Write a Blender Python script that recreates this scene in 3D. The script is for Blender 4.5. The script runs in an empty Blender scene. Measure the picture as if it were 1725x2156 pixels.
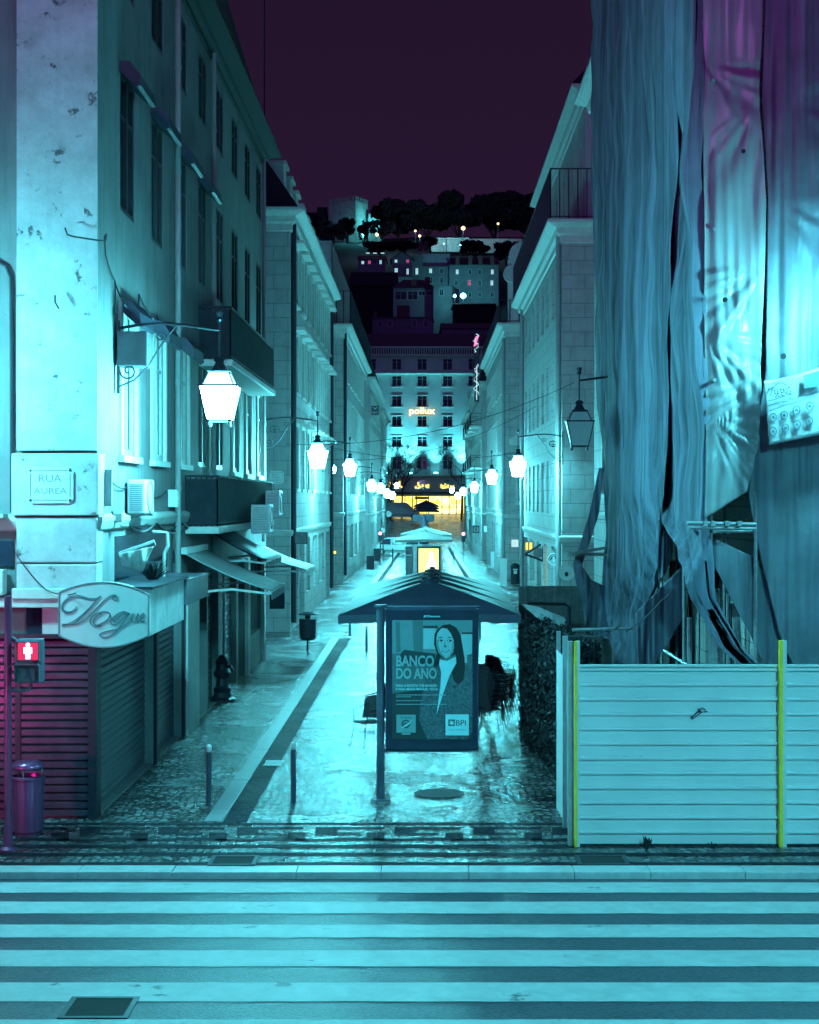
import bpy, math, random
from mathutils import Vector, noise, Matrix
random.seed(7)
S = bpy.context.scene
C = S.collection
# ---------------------------------------------------------------- camera
F, VX, VY, H = 3450.0, 898.0, 1055.0, 4.4       # photo measured at 1725 px width
cam = bpy.data.objects.new('camera', bpy.data.cameras.new('camera')); C.objects.link(cam)
cam.location = (0, 0, H); cam.rotation_euler = (math.radians(90), 0, 0)
cam.data.sensor_fit = 'HORIZONTAL'; cam.data.sensor_width = 36; cam.data.lens = 36*F/1725
cam.data.shift_x = -(VX-862.5)/1725; cam.data.shift_y = -(1078-VY)/1725
cam.data.clip_start = .2; cam.data.clip_end = 3000
S.camera = cam
S.view_settings.view_transform = 'Standard'; S.view_settings.look = 'None'
S.view_settings.exposure = 0.08; S.view_settings.gamma = 1
# ---------------------------------------------------------------- night sky
wd = bpy.data.worlds.new('World'); S.world = wd; wd.use_nodes = True
wn = wd.node_tree; bg = wn.nodes['Background']
tc = wn.nodes.new('ShaderNodeTexCoord'); sx = wn.nodes.new('ShaderNodeSeparateXYZ'); cr = wn.nodes.new('ShaderNodeValToRGB')
wn.links.new(tc.outputs['Generated'], sx.inputs[0]); wn.links.new(sx.outputs['Z'], cr.inputs[0]); wn.links.new(cr.outputs[0], bg.inputs[0])
cr.color_ramp.elements[0].position = 0.0; cr.color_ramp.elements[0].color = (.022, .0075, .030, 1)
cr.color_ramp.elements[1].position = .5; cr.color_ramp.elements[1].color = (.012, .0065, .018, 1)
bg.inputs[1].default_value = 1.0
# very soft blue-violet glow of the night sky
sl = bpy.data.lights.new('sun', 'SUN'); sl.energy = .30; sl.angle = math.radians(130); sl.color = (.22, .13, 1.0)
so = bpy.data.objects.new('sun', sl); C.objects.link(so)
so.rotation_euler = (math.radians(38), 0, math.radians(-12))
# ---------------------------------------------------------------- helpers
def wx(x, Y): return (x-VX)*Y/F
def wz(y, Y): return H-(y-VY)*Y/F
def W(x, y, Y): return (wx(x, Y), Y, wz(y, Y))
def gY(y): return H*F/(y-VY)
def ys(x, X): return X*F/(x-VX)

def tag(o, label=None, cat=None, group=None, kind=None):
    if label: o['label'] = label
    if cat: o['category'] = cat
    if group: o['group'] = group
    if kind: o['kind'] = kind
    return o
def empty(name, loc, label, cat, group=None, rz=0):
    o = bpy.data.objects.new(name, None); C.objects.link(o); o.location = loc; o.rotation_euler.z = rz
    o.empty_display_size = .2
    return tag(o, label, cat, group)
def copy_tree(o, parent=None):
    c = o.copy(); C.objects.link(c); c.parent = parent
    for ch in list(o.children): copy_tree(ch, c)
    return c

class MB:
    def __init__(s): s.v = []; s.f = []; s.m = []; s.k = 0
    def mat(s, k): s.k = k; return s
    def poly(s, pts):
        n = len(s.v); s.v += [tuple(p) for p in pts]; s.f.append(tuple(range(n, n+len(pts)))); s.m.append(s.k)
    def box(s, x0, x1, y0, y1, z0, z1):
        n = len(s.v)
        s.v += [(x0,y0,z0),(x1,y0,z0),(x1,y1,z0),(x0,y1,z0),(x0,y0,z1),(x1,y0,z1),(x1,y1,z1),(x0,y1,z1)]
        for q in ((3,2,1,0),(4,5,6,7),(0,1,5,4),(1,2,6,5),(2,3,7,6),(3,0,4,7)):
            s.f.append(tuple(n+i for i in q)); s.m.append(s.k)
    def bar(s, a, b, w, h=None):      # square bar between two points
        a = Vector(a); b = Vector(b); d = (b-a).normalized(); h = h or w
        up = Vector((0,0,1)) if abs(d.z) < .9 else Vector((1,0,0))
        r = d.cross(up).normalized()*w/2; u = r.cross(d).normalized()*h/2
        n = len(s.v)
        for p in (a, b): s.v += [tuple(p-r-u), tuple(p+r-u), tuple(p+r+u), tuple(p-r+u)]
        for q in ((3,2,1,0),(4,5,6,7),(0,1,5,4),(1,2,6,5),(2,3,7,6),(3,0,4,7)):
            s.f.append(tuple(n+i for i in q)); s.m.append(s.k)
    def tube(s, pts, r, n=8, r1=None, cap=True):
        pts = [Vector(p) for p in pts]; base = len(s.v); L = len(pts)
        ref = None
        for i, p in enumerate(pts):
            d = (pts[min(i+1, L-1)]-pts[max(i-1, 0)])
            if d.length < 1e-9: d = Vector((0,0,1))
            d.normalize()
            if ref is None: ref = Vector((0,0,1)) if abs(d.z) < .9 else Vector((1,0,0))
            a = d.cross(ref)
            if a.length < 1e-4: a = d.cross(Vector((.3,1,.2)))
            a.normalize(); b = a.cross(d).normalized(); ref = b
            rr = r if r1 is None else r+(r1-r)*i/(L-1)
            for k in range(n):
                t = 2*math.pi*k/n; s.v.append(tuple(p+a*rr*math.cos(t)+b*rr*math.sin(t)))
        for i in range(L-1):
            for k in range(n):
                s.f.append((base+i*n+k, base+i*n+(k+1)%n, base+(i+1)*n+(k+1)%n, base+(i+1)*n+k)); s.m.append(s.k)
        if cap:
            s.f.append(tuple(base+k for k in range(n))[::-1]); s.m.append(s.k)
            s.f.append(tuple(base+(L-1)*n+k for k in range(n))); s.m.append(s.k)
    def lathe(s, prof, c=(0,0,0), n=20, sq=False, tw=0):
        base = len(s.v); L = len(prof)
        for r, z in prof:
            for k in range(n):
                t = 2*math.pi*k/n+tw
                s.v.append((c[0]+r*math.cos(t), c[1]+r*math.sin(t), c[2]+z))
        for i in range(L-1):
            for k in range(n):
                s.f.append((base+i*n+k, base+i*n+(k+1)%n, base+(i+1)*n+(k+1)%n, base+(i+1)*n+k)); s.m.append(s.k)
        s.f.append(tuple(base+k for k in range(n))[::-1]); s.m.append(s.k)
        s.f.append(tuple(base+(L-1)*n+k for k in range(n))); s.m.append(s.k)
    def disc(s, c, r, t, axis='y', n=32):
        p = []
        for k in range(n):
            a = 2*math.pi*k/n; p.append((r*math.cos(a), r*math.sin(a)))
        s.plate(p, c, t, axis)
    def plate(s, p2, c, t, axis='y'):   # p2 (u,z); thickness t toward -axis... centred
        n = len(p2); b = len(s.v)
        for sg in (-1, 1):
            for u, z in p2:
                if axis == 'y': s.v.append((c[0]+u, c[1]+sg*t/2, c[2]+z))
                elif axis == 'x': s.v.append((c[0]+sg*t/2, c[1]+u, c[2]+z))
                else: s.v.append((c[0]+u, c[1]+z, c[2]+sg*t/2))
        s.f.append(tuple(range(b, b+n))); s.m.append(s.k); s.f.append(tuple(range(b+2*n-1, b+n-1, -1))); s.m.append(s.k)
        for i in range(n):
            j = (i+1) % n; s.f.append((b+j, b+i, b+n+i, b+n+j)); s.m.append(s.k)
    def grid(s, fn, nu, nv):
        b = len(s.v)
        for j in range(nv+1):
            for i in range(nu+1): s.v.append(tuple(fn(i/nu, j/nv)))
        for j in range(nv):
            for i in range(nu):
                a = b+j*(nu+1)+i; s.f.append((a, a+1, a+nu+2, a+nu+1)); s.m.append(s.k)
    def build(s, name, mats, parent=None, smooth=False, bevel=0, solid=0, local=False):
        me = bpy.data.meshes.new(name)
        off = Vector((0,0,0))
        if parent is not None and not local:
            p = parent
            while p: off += Vector(p.location); p = p.parent
        me.from_pydata([tuple(Vector(v)-off) for v in s.v], [], s.f)
        if not isinstance(mats, (list, tuple)): mats = [mats]
        for m in mats: me.materials.append(m)
        me.polygons.foreach_set('material_index', s.m)
        if smooth: me.polygons.foreach_set('use_smooth', [True]*len(s.f))
        me.update()
        o = bpy.data.objects.new(name, me); C.objects.link(o)
        if parent is not None: o.parent = parent
        if solid:
            m = o.modifiers.new('s', 'SOLIDIFY'); m.thickness = solid
        if bevel:
            m = o.modifiers.new('b', 'BEVEL'); m.width = bevel; m.segments = 2; m.limit_method = 'ANGLE'
        return o

# ---------------------------------------------------------------- materials
def nodes(m):
    m.use_nodes = True; nt = m.node_tree; return nt, nt.nodes, nt.links, nt.nodes['Principled BSDF']
def mat(name, col, rough=.6, metal=0, *, stripe=0, var=.25, scale=3.0, bump=.0, bscale=30, spots=None, ashlar=None, streak=0, rvar=0, emis=None, es=0, alpha=1):
    m = bpy.data.materials.new(name); nt, N, L, P = nodes(m)
    P.inputs['Roughness'].default_value = rough; P.inputs['Metallic'].default_value = metal
    geo = N.new('ShaderNodeNewGeometry'); src = geo.outputs['Position']
    n1 = N.new('ShaderNodeTexNoise'); n1.inputs['Scale'].default_value = scale; n1.inputs['Detail'].default_value = 8; n1.inputs['Roughness'].default_value = .65
    L.new(src, n1.inputs['Vector'])
    r1 = N.new('ShaderNodeValToRGB'); r1.color_ramp.elements[0].position = .3; r1.color_ramp.elements[1].position = .7
    lo = tuple(c*(1-var) for c in col[:3])+(1,); hi = tuple(min(1, c*(1+var)) for c in col[:3])+(1,)
    r1.color_ramp.elements[0].color = lo; r1.color_ramp.elements[1].color = hi
    L.new(n1.outputs['Fac'], r1.inputs[0]); cur = r1.outputs[0]
    def mix(fac, a, bcol, mode='MIX'):
        mx = N.new('ShaderNodeMix'); mx.data_type = 'RGBA'; mx.blend_type = mode
        L.new(fac, mx.inputs[0]); L.new(a, mx.inputs[6])
        mx.inputs[7].default_value = bcol
        return mx.outputs[2]
    hgt = None
    if streak:
        mp = N.new('ShaderNodeMapping'); mp.inputs['Scale'].default_value = (3, 3, .22); L.new(src, mp.inputs[0])
        n2 = N.new('ShaderNodeTexNoise'); n2.inputs['Scale'].default_value = 2.2; n2.inputs['Detail'].default_value = 6; L.new(mp.outputs[0], n2.inputs['Vector'])
        r2 = N.new('ShaderNodeValToRGB'); r2.color_ramp.elements[0].position = .5; r2.color_ramp.elements[1].position = .72
        r2.color_ramp.elements[1].color = (streak,)*3+(1,); L.new(n2.outputs['Fac'], r2.inputs[0])
        cur = mix(r2.outputs[0], cur, tuple(c*.3 for c in col[:3])+(1,))
    if stripe:
        mp2 = N.new('ShaderNodeMapping'); mp2.inputs['Scale'].default_value = (stripe, stripe, .1); L.new(src, mp2.inputs[0])
        n5 = N.new('ShaderNodeTexNoise'); n5.inputs['Scale'].default_value = 1; n5.inputs['Detail'].default_value = 4; n5.inputs['Roughness'].default_value = .7; n5.inputs['Distortion'].default_value = .0; L.new(mp2.outputs[0], n5.inputs['Vector'])
        r5 = N.new('ShaderNodeValToRGB'); r5.color_ramp.elements[0].position = .36; r5.color_ramp.elements[1].position = .66; r5.color_ramp.elements[0].color = (.45,.45,.45,1); r5.color_ramp.elements[1].color = (1.9,1.9,1.9,1); L.new(n5.outputs['Fac'], r5.inputs[0])
        mx = N.new('ShaderNodeMix'); mx.data_type = 'RGBA'; mx.blend_type = 'MULTIPLY'; mx.inputs[0].default_value = 1; L.new(cur, mx.inputs[6]); L.new(r5.outputs[0], mx.inputs[7]); cur = mx.outputs[2]
    if spots:
        n3 = N.new('ShaderNodeTexNoise'); n3.inputs['Scale'].default_value = spots[0]; n3.inputs['Detail'].default_value = 5; n3.inputs['Roughness'].default_value = .7; L.new(src, n3.inputs['Vector'])
        r3 = N.new('ShaderNodeValToRGB'); r3.color_ramp.elements[0].position = spots[1]; r3.color_ramp.elements[1].position = spots[1]+.06
        L.new(n3.outputs['Fac'], r3.inputs[0]); cur = mix(r3.outputs[0], cur, tuple(c*.22 for c in col[:3])+(1,))
    if ashlar:
        sp = N.new('ShaderNodeSeparateXYZ'); L.new(src, sp.inputs[0]); ad = N.new('ShaderNodeMath'); L.new(sp.outputs[0], ad.inputs[0]); L.new(sp.outputs[1], ad.inputs[1])
        cb = N.new('ShaderNodeCombineXYZ'); L.new(ad.outputs[0], cb.inputs[0]); L.new(sp.outputs[2], cb.inputs[1])
        br = N.new('ShaderNodeTexBrick'); br.inputs['Scale'].default_value = 1; br.inputs['Brick Width'].default_value = ashlar[0]; br.inputs['Row Height'].default_value = ashlar[1]
        br.inputs['Mortar Size'].default_value = .012; br.inputs['Mortar Smooth'].default_value = .3; L.new(cb.outputs[0], br.inputs['Vector'])
        cur = mix(br.outputs['Fac'], cur, tuple(c*.45 for c in col[:3])+(1,))
    L.new(cur, P.inputs['Base Color'])
    if bump:
        n4 = N.new('ShaderNodeTexNoise'); n4.inputs['Scale'].default_value = bscale; n4.inputs['Detail'].default_value = 5; L.new(src, n4.inputs['Vector'])
        b = N.new('ShaderNodeBump'); b.inputs['Strength'].default_value = bump; b.inputs['Distance'].default_value = .02
        L.new(n4.outputs['Fac'], b.inputs['Height']); L.new(b.outputs[0], P.inputs['Normal'])
    if rvar:
        mr = N.new('ShaderNodeMapRange'); mr.inputs[3].default_value = max(.03, rough-rvar); mr.inputs[4].default_value = min(1, rough+rvar); L.new(n1.outputs['Fac'], mr.inputs[0]); L.new(mr.outputs[0], P.inputs['Roughness'])
    if emis:
        P.inputs['Emission Color'].default_value = tuple(emis)+(1,); P.inputs['Emission Strength'].default_value = es
    return m
def emit(name, col, s):
    m = bpy.data.materials.new(name); m.use_nodes = True; nt = m.node_tree
    nt.nodes.remove(nt.nodes['Principled BSDF']); e = nt.nodes.new('ShaderNodeEmission')
    e.inputs[0].default_value = tuple(col)+(1,); e.inputs[1].default_value = s
    nt.links.new(e.outputs[0], nt.nodes['Material Output'].inputs[0]); return m

LC = (.10, .82, .95)            # lantern colour
M = {}
M['plaster'] = mat('aged_plaster', (.20,.20,.21), .8, var=.16, scale=1.4, bump=.25, spots=(3.2,.70), streak=.35)
M['plaster_corner'] = mat('stained_limestone', (.50,.48,.50), .8, var=.25, scale=2.0, bump=.5, bscale=12, spots=(3.4,.60), streak=.15)
M['stone'] = mat('ashlar_limestone', (.38,.37,.37), .7, var=.2, scale=1.8, bump=.3, ashlar=(.95,.48), streak=.2)
M['stone_plain'] = mat('dressed_stone', (.55,.54,.52), .65, var=.15, scale=4, bump=.2)
M['trim'] = mat('painted_trim', (.27,.27,.28), .6, var=.12, scale=5, bump=.1)
M['far_wall'] = mat('old_render', (.42,.42,.42), .8, var=.2, scale=.5, streak=.35)
M['castle'] = mat('castle_stone', (.45,.42,.38), .9, var=.35, scale=.8, spots=(1.2,.6))
M['roof'] = mat('roof_tiles', (.10,.06,.06), .85, var=.4, scale=3)
M['slate'] = mat('dark_roofing', (.010,.010,.012), .8, var=.3, scale=3)
M['iron'] = mat('black_iron', (.025,.03,.045), .45, .3, var=.3, scale=20)
M['glass'] = mat('dark_glass', (.02,.03,.05), .08, 0, var=.4, scale=2)
M['glass2'] = mat('sheer_curtain_glass', (.16,.17,.18), .15, 0, var=.5, scale=2.5)
M['wood'] = mat('window_wood', (.42,.42,.42), .5, var=.15, scale=8)
M['darkwood'] = mat('dark_door', (.035,.035,.045), .5, var=.4, scale=5)
M['metal'] = mat('galvanised_metal', (.4,.42,.44), .4, .6, var=.2, scale=8, bump=.05)
M['steel'] = mat('brushed_steel', (.35,.37,.4), .3, .9, var=.2, scale=15)
M['whitep'] = mat('white_paint', (.62,.62,.62), .45, var=.08, scale=4)
M['cable'] = mat('black_cable', (.03,.03,.04), .6)
M['lamp'] = emit('lamp_glass', (.13,.82,.95), 640)
M['lamptop'] = emit('lamp_top_glass', (.4,.85,1.0), 4)
M['lampoff'] = mat('frosted_glass', (.35,.36,.38), .3, var=.1)
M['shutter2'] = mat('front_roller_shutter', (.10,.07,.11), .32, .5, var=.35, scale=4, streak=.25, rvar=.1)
M['stone_plain2'] = mat('hotel_render', (.5,.5,.5), .8, var=.12, scale=.4)
def glowmat(name, c0, c1, sc, s):
    m = bpy.data.materials.new(name); nt, N, L, P = nodes(m); g = N.new('ShaderNodeNewGeometry'); mp = N.new('ShaderNodeMapping'); mp.inputs['Scale'].default_value = sc; L.new(g.outputs['Position'], mp.inputs[0])
    v = N.new('ShaderNodeTexVoronoi'); v.distance = 'CHEBYCHEV'; v.inputs['Scale'].default_value = 1; L.new(mp.outputs[0], v.inputs['Vector']); sp = N.new('ShaderNodeSeparateColor'); L.new(v.outputs['Color'], sp.inputs[0])
    r = N.new('ShaderNodeValToRGB'); r.color_ramp.elements[0].color = tuple(c0)+(1,); r.color_ramp.elements[1].color = tuple(c1)+(1,); L.new(sp.outputs[0], r.inputs[0])
    P.inputs['Base Color'].default_value = (.02,.02,.02,1); L.new(r.outputs[0], P.inputs['Emission Color']); P.inputs['Emission Strength'].default_value = s; return m
M['shopglow'] = glowmat('bright_shop_interior', (.75,.52,.04), (1,.95,.45), (.7,1,1.1), 2.2)
M['neon'] = emit('neon_face', (1,.93,.6), 2.5)
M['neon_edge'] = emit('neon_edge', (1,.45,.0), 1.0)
M['lamp2'] = emit('fill_lamp_glass', LC, 1700)
M['signface'] = mat('sign_acrylic', (.60,.62,.62), .4, var=.06, scale=3, streak=.1)
M['signface2'] = mat('weathered_sign_side', (.45,.47,.48), .5, var=.3, scale=3, streak=.3)
M['signdark'] = mat('dark_sign', (.03,.05,.08), .5)
M['ink'] = mat('teal_lettering', (.12,.2,.22), .6, var=.1)
M['ink2'] = mat('black_marker', (.02,.02,.03), .7)
M['cabinet'] = mat('grey_cabinet', (.10,.11,.13), .6, var=.3)
M['canvas'] = mat('pale_canvas', (.45,.45,.43), .8, var=.15, scale=3, bump=.1)
M['canvas_grey'] = mat('grey_canvas', (.34,.36,.37), .8, var=.15, scale=3)
M['canvas_dark'] = mat('dark_canvas', (.035,.045,.075), .6, var=.25, scale=3, bump=.1)
M['pinkish'] = mat('red_sign_edge', (.4,.05,.12), .5)
M['boll'] = mat('bollard_steel', (.10,.13,.18), .35, .6)
M['binsteel_redlit'] = mat('bin_steel_redlit', (.36,.13,.30), .28, .75, var=.12, scale=6, streak=.1)  # magenta signal light tinted into the steel colour
M['pole_redlit'] = mat('pole_paint_redlit', (.26,.06,.15), .35, .2)  # red signal light painted into the pole's colour
M['pole_redlit2'] = mat('panel_post_paint', (.10,.13,.18), .4, .4)
M['housing'] = mat('signal_housing', (.10,.10,.14), .5)
M['redlens'] = emit('red_lens', (1,.05,.18), .8)
M['redfig'] = emit('red_figure', (1,.35,.5), 9)
M['redstrong'] = emit('red_fill_lamp', (1,.01,.34), 1500)
M['panelblue'] = mat('panel_casing', (.03,.05,.085), .3, .2)
for n_, c_ in (('paper_white',.42),('paper_pale',.30),('paper_light',.16),('paper_mid',.10),('paper_mid2',.2),('paper_dark',.035),('hairprint',.018),('skinprint',.30),('lipprint',.12),('paper_type',.24)):
    M[n_] = mat(n_, (c_*1.0,c_*2.1,c_*2.2), .35, var=.06, scale=8)  # print colours tinted cyan to stand in for lamp light
M['tweed'] = mat('tweed_print', (.08,.15,.17), .35, var=.75, scale=45)
M['posterglow'] = mat('backlit_poster', (.1,.1,.1), .4, emis=(1,.80,.16), es=1.9)
M['posterfig'] = emit('backlit_figure', (1,1,.75), 1.8)
M['wicker'] = mat('dark_wicker', (.02,.022,.03), .6, var=.4, scale=60)
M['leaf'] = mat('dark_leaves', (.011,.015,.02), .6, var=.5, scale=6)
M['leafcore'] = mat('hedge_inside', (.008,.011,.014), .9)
M['plank'] = mat('weathered_planks', (.16,.16,.17), .7, var=.35, scale=5, streak=.4)
M['lamp3'] = emit('fill_floodlight_glass', LC, 3000)
M['hoard'] = mat('white_hoarding_sheet', (.64,.64,.65), .42, var=.07, scale=1.2, rvar=.08)
M['yellowp'] = mat('yellow_paint', (.95,.62,.03), .4, var=.15, scale=6, emis=None)
M['net'] = mat('pleat_striped_netting', (.12,.14,.19), .75, var=.15, scale=2, bump=.3, bscale=170, stripe=2.2)  # stripes paint pleat light and dark into the dusty net
M['tarp'] = mat('plastic_tarpaulin', (.30,.31,.33), .33, var=.12, scale=1.5, bump=.12, bscale=14)
M['tarp2'] = mat('grey_tarpaulin', (.15,.17,.21), .5, var=.2, scale=2, bump=.2, bscale=40)
M['banner'] = mat('banner_vinyl', (.36,.37,.38), .35, var=.05)
M['pipe'] = mat('scaffold_tube', (.34,.36,.38), .4, .5, var=.3, scale=12)
M['hill'] = mat('hill_scrub', (.02,.018,.022), .95, var=.5, scale=.1)
M['pine'] = mat('pine_foliage', (.018,.02,.022), .9, var=.5, scale=.4)
M['bark'] = mat('bark', (.05,.045,.045), .9)
M['brick'] = mat('chimney_brick', (.2,.09,.09), .9, var=.3, scale=2)
M['flood'] = emit('floodlight', LC, 40)
M['flood2'] = emit('hill_lamp', (1,.78,.38), 2.2)
M['plastic'] = mat('crumpled_plastic', (.35,.37,.38), .25, var=.2, scale=5)
M['bluegrey'] = mat('banner_print', (.10,.17,.22), .5)
M['vanpaint'] = mat('pale_car_paint', (.5,.5,.5), .25, var=.04)
M['rubber'] = mat('tyre_rubber', (.02,.02,.022), .8)
M['redsmall'] = emit('small_red_lamp', (1,.25,.35), 6)
M['white_neon'] = emit('white_neon', (.5,.9,1), 1)
M['pink_neon'] = emit('pink_neon', (1,.15,.4), 2)

M['hill_wall'] = mat('hill_house_render', (.26,.26,.27), .85, var=.2, scale=.4)
M['glassm'] = mat('matt_dark_opening', (.008,.009,.014), .6, 0, var=.3, scale=2)

M['blackcloth'] = mat('dark_balcony_screen', (.018,.022,.034), .9, var=.4, scale=4)
# ---------------------------------------------------------------- ground
def gz(Y):
    pts = [(0,0),(80,0),(120,-.3),(150,-.55),(175,-.5),(215,.9),(251,2.45),(300,3.2),(2000,3.2)]
    for (a, za), (b, zb) in zip(pts, pts[1:]):
        if Y <= b: return za+(zb-za)*(Y-a)/(b-a)
    return 3.2
def paving(name, col, scale, rough, *, spec=.5, tilt=.12, var=.35, bstr=.6, joint=.35, rlo=.12, big=.35):
    m = bpy.data.materials.new(name); nt, N, L, P = nodes(m)
    geo = N.new('ShaderNodeNewGeometry')
    wn_ = N.new('ShaderNodeTexNoise'); wn_.inputs['Scale'].default_value = 1.5; L.new(geo.outputs['Position'], wn_.inputs['Vector'])
    ad = N.new('ShaderNodeMixRGB'); ad.blend_type = 'ADD'; ad.inputs[0].default_value = .25; L.new(geo.outputs['Position'], ad.inputs[1]); L.new(wn_.outputs['Color'], ad.inputs[2])
    v1 = N.new('ShaderNodeTexVoronoi'); v1.feature = 'DISTANCE_TO_EDGE'; v1.inputs['Scale'].default_value = scale; v1.inputs['Randomness'].default_value = .6; L.new(ad.outputs[0], v1.inputs['Vector'])
    v2 = N.new('ShaderNodeTexVoronoi'); v2.inputs['Scale'].default_value = scale; v2.inputs['Randomness'].default_value = .6; L.new(ad.outputs[0], v2.inputs['Vector'])
    jr = N.new('ShaderNodeValToRGB'); jr.color_ramp.elements[0].position = .03; jr.color_ramp.elements[1].position = .22
    jr.color_ramp.elements[0].color = (joint,)*3+(1,); L.new(v1.outputs['Distance'], jr.inputs[0])
    sp = N.new('ShaderNodeSeparateColor'); L.new(v2.outputs['Color'], sp.inputs[0])
    mr = N.new('ShaderNodeMapRange'); mr.inputs[3].default_value = 1-var; mr.inputs[4].default_value = 1+var; L.new(sp.outputs[0], mr.inputs[0])
    nb = N.new('ShaderNodeTexNoise'); nb.inputs['Scale'].default_value = .6; nb.inputs['Detail'].default_value = 6; L.new(geo.outputs['Position'], nb.inputs['Vector'])
    mr2 = N.new('ShaderNodeMapRange'); mr2.inputs[1].default_value = .3; mr2.inputs[2].default_value = .7; mr2.inputs[3].default_value = 1-big; mr2.inputs[4].default_value = 1+big; L.new(nb.outputs['Fac'], mr2.inputs[0])
    m1 = N.new('ShaderNodeMath'); m1.operation = 'MULTIPLY'; L.new(mr.outputs[0], m1.inputs[0]); L.new(mr2.outputs[0], m1.inputs[1])
    m2 = N.new('ShaderNodeMix'); m2.data_type = 'RGBA'; m2.blend_type = 'MULTIPLY'; m2.inputs[0].default_value = 1
    m2.inputs[6].default_value = tuple(col)+(1,); L.new(jr.outputs[0], m2.inputs[7])
    m3 = N.new('ShaderNodeMix'); m3.data_type = 'RGBA'; m3.blend_type = 'MULTIPLY'; m3.inputs[0].default_value = 1
    L.new(m2.outputs[2], m3.inputs[6]); cb = N.new('ShaderNodeCombineColor')
    for i in range(3): L.new(m1.outputs[0], cb.inputs[i])
    L.new(cb.outputs[0], m3.inputs[7]); L.new(m3.outputs[2], P.inputs['Base Color'])
    # wet, uneven gloss
    mr3 = N.new('ShaderNodeMapRange'); mr3.inputs[1].default_value = .35; mr3.inputs[2].default_value = .65; mr3.inputs[3].default_value = rlo; mr3.inputs[4].default_value = rough; L.new(nb.outputs['Fac'], mr3.inputs[0]); L.new(mr3.outputs[0], P.inputs['Roughness'])
    P.inputs['Specular IOR Level'].default_value = spec
    # every stone tilts its own way: glitter
    b1 = N.new('ShaderNodeBump'); b1.inputs['Strength'].default_value = bstr; b1.inputs['Distance'].default_value = .03
    cl = N.new('ShaderNodeMath'); cl.operation = 'MINIMUM'; cl.inputs[1].default_value = .25; L.new(v1.outputs['Distance'], cl.inputs[0])
    nf = N.new('ShaderNodeTexNoise'); nf.inputs['Scale'].default_value = scale*3.2; nf.inputs['Detail'].default_value = 3; L.new(geo.outputs['Position'], nf.inputs['Vector'])
    ah = N.new('ShaderNodeMath'); ah.operation = 'MULTIPLY_ADD'; ah.inputs[1].default_value = 1.6; L.new(cl.outputs[0], ah.inputs[0]); L.new(nf.outputs['Fac'], ah.inputs[2])
    L.new(ah.outputs[0], b1.inputs['Height'])
    sb = N.new('ShaderNodeVectorMath'); sb.operation = 'SUBTRACT'; sb.inputs[1].default_value = (.5,.5,.5); L.new(v2.outputs['Color'], sb.inputs[0])
    sc2 = N.new('ShaderNodeVectorMath'); sc2.operation = 'SCALE'; sc2.inputs['Scale'].default_value = tilt; L.new(sb.outputs[0], sc2.inputs[0])
    av = N.new('ShaderNodeVectorMath'); av.operation = 'ADD'; L.new(b1.outputs[0], av.inputs[0]); L.new(sc2.outputs[0], av.inputs[1])
    nv = N.new('ShaderNodeVectorMath'); nv.operation = 'NORMALIZE'; L.new(av.outputs[0], nv.inputs[0]); L.new(nv.outputs[0], P.inputs['Normal'])
    return m
M['cobble'] = paving('wet_limestone_cobbles', (.17,.17,.18), 9, .30, spec=.24, rlo=.17, big=.2, bstr=.6, var=.55, tilt=.15, joint=.12)
M['cobble_dark'] = paving('wet_basalt_cobbles', (.018,.02,.03), 10, .65, joint=.6, rlo=.5, spec=.08, bstr=.5)
M['granite'] = mat('granite_kerb', (.22,.22,.23), .35, var=.2, scale=6, bump=.3, bscale=60, rvar=.1)
def asphalt():
    m = mat('wet_asphalt', (.06,.065,.085), .36, var=.9, scale=30, bump=.5, bscale=45, rvar=.1); m.node_tree.nodes['Principled BSDF'].inputs['Specular IOR Level'].default_value = .22; return m
M['asphalt'] = asphalt()
M['granite2'] = mat('pale_granite_kerb', (.42,.42,.43), .35, var=.2, scale=6, bump=.3, bscale=60)
M['paint'] = mat('road_paint', (.40,.40,.41), .45, var=.2, scale=5, bump=.5, bscale=90, rvar=.12, spots=(1.9,.64))

mb = MB(); YS = [19.76]+[22+2*i for i in range(0, 135)]+[400, 700, 1500]
for a, b in zip(YS, YS[1:]):
    for x0, x1 in ((-300,-40),(-40,-10),(-10,0),(0,10),(10,40),(40,300)):
        mb.poly([(x0,a,gz(a)),(x1,a,gz(a)),(x1,b,gz(b)),(x0,b,gz(b))])
tag(mb.build('street', M['cobble']), 'wet pale cobbled street running away between the buildings', None, kind='structure')
mb = MB(); mb.poly([(-300,-60,-.08),(300,-60,-.08),(300,19.41,-.08),(-300,19.41,-.08)])
tag(mb.build('road', M['asphalt']), 'wet dark asphalt road in the foreground', kind='structure')
mb = MB(); x = -60
while x < 60:
    w = random.uniform(.9, 1.5); mb.box(x, x+w-.006, 19.41, 19.76, -.2, .006+random.uniform(-.002,.002)); x += w
tag(mb.build('kerb', M['granite2'], bevel=.008), 'pale granite kerb along the road', kind='structure')
# zebra crossing
def gYr(y): return (H+.08)*F/(y-VY)
mb = MB()
for a, b in ((1859,1880.5),(1899.5,1924.5),(1948,1975),(2002,2036),(2070,2110),(2148,2192),(2246,2300)):
    Ya, Yb = gYr(a), gYr(b); n = 90
    fr = lambda i, Y, sd: Y+.018*noise.noise(Vector((i*.7, sd, 1)))
    for i in range(n):
        x0 = -9+i*.2; x1 = x0+.2
        mb.poly([(x0,fr(i,Yb,b),-.075),(x1,fr(i+1,Yb,b),-.075),(x1,fr(i+1,Ya,a),-.075),(x0,fr(i,Ya,a),-.075)])
tag(mb.build('zebra_crossing', M['paint']), 'broad white zebra crossing stripes on wet asphalt', kind='structure')
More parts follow.
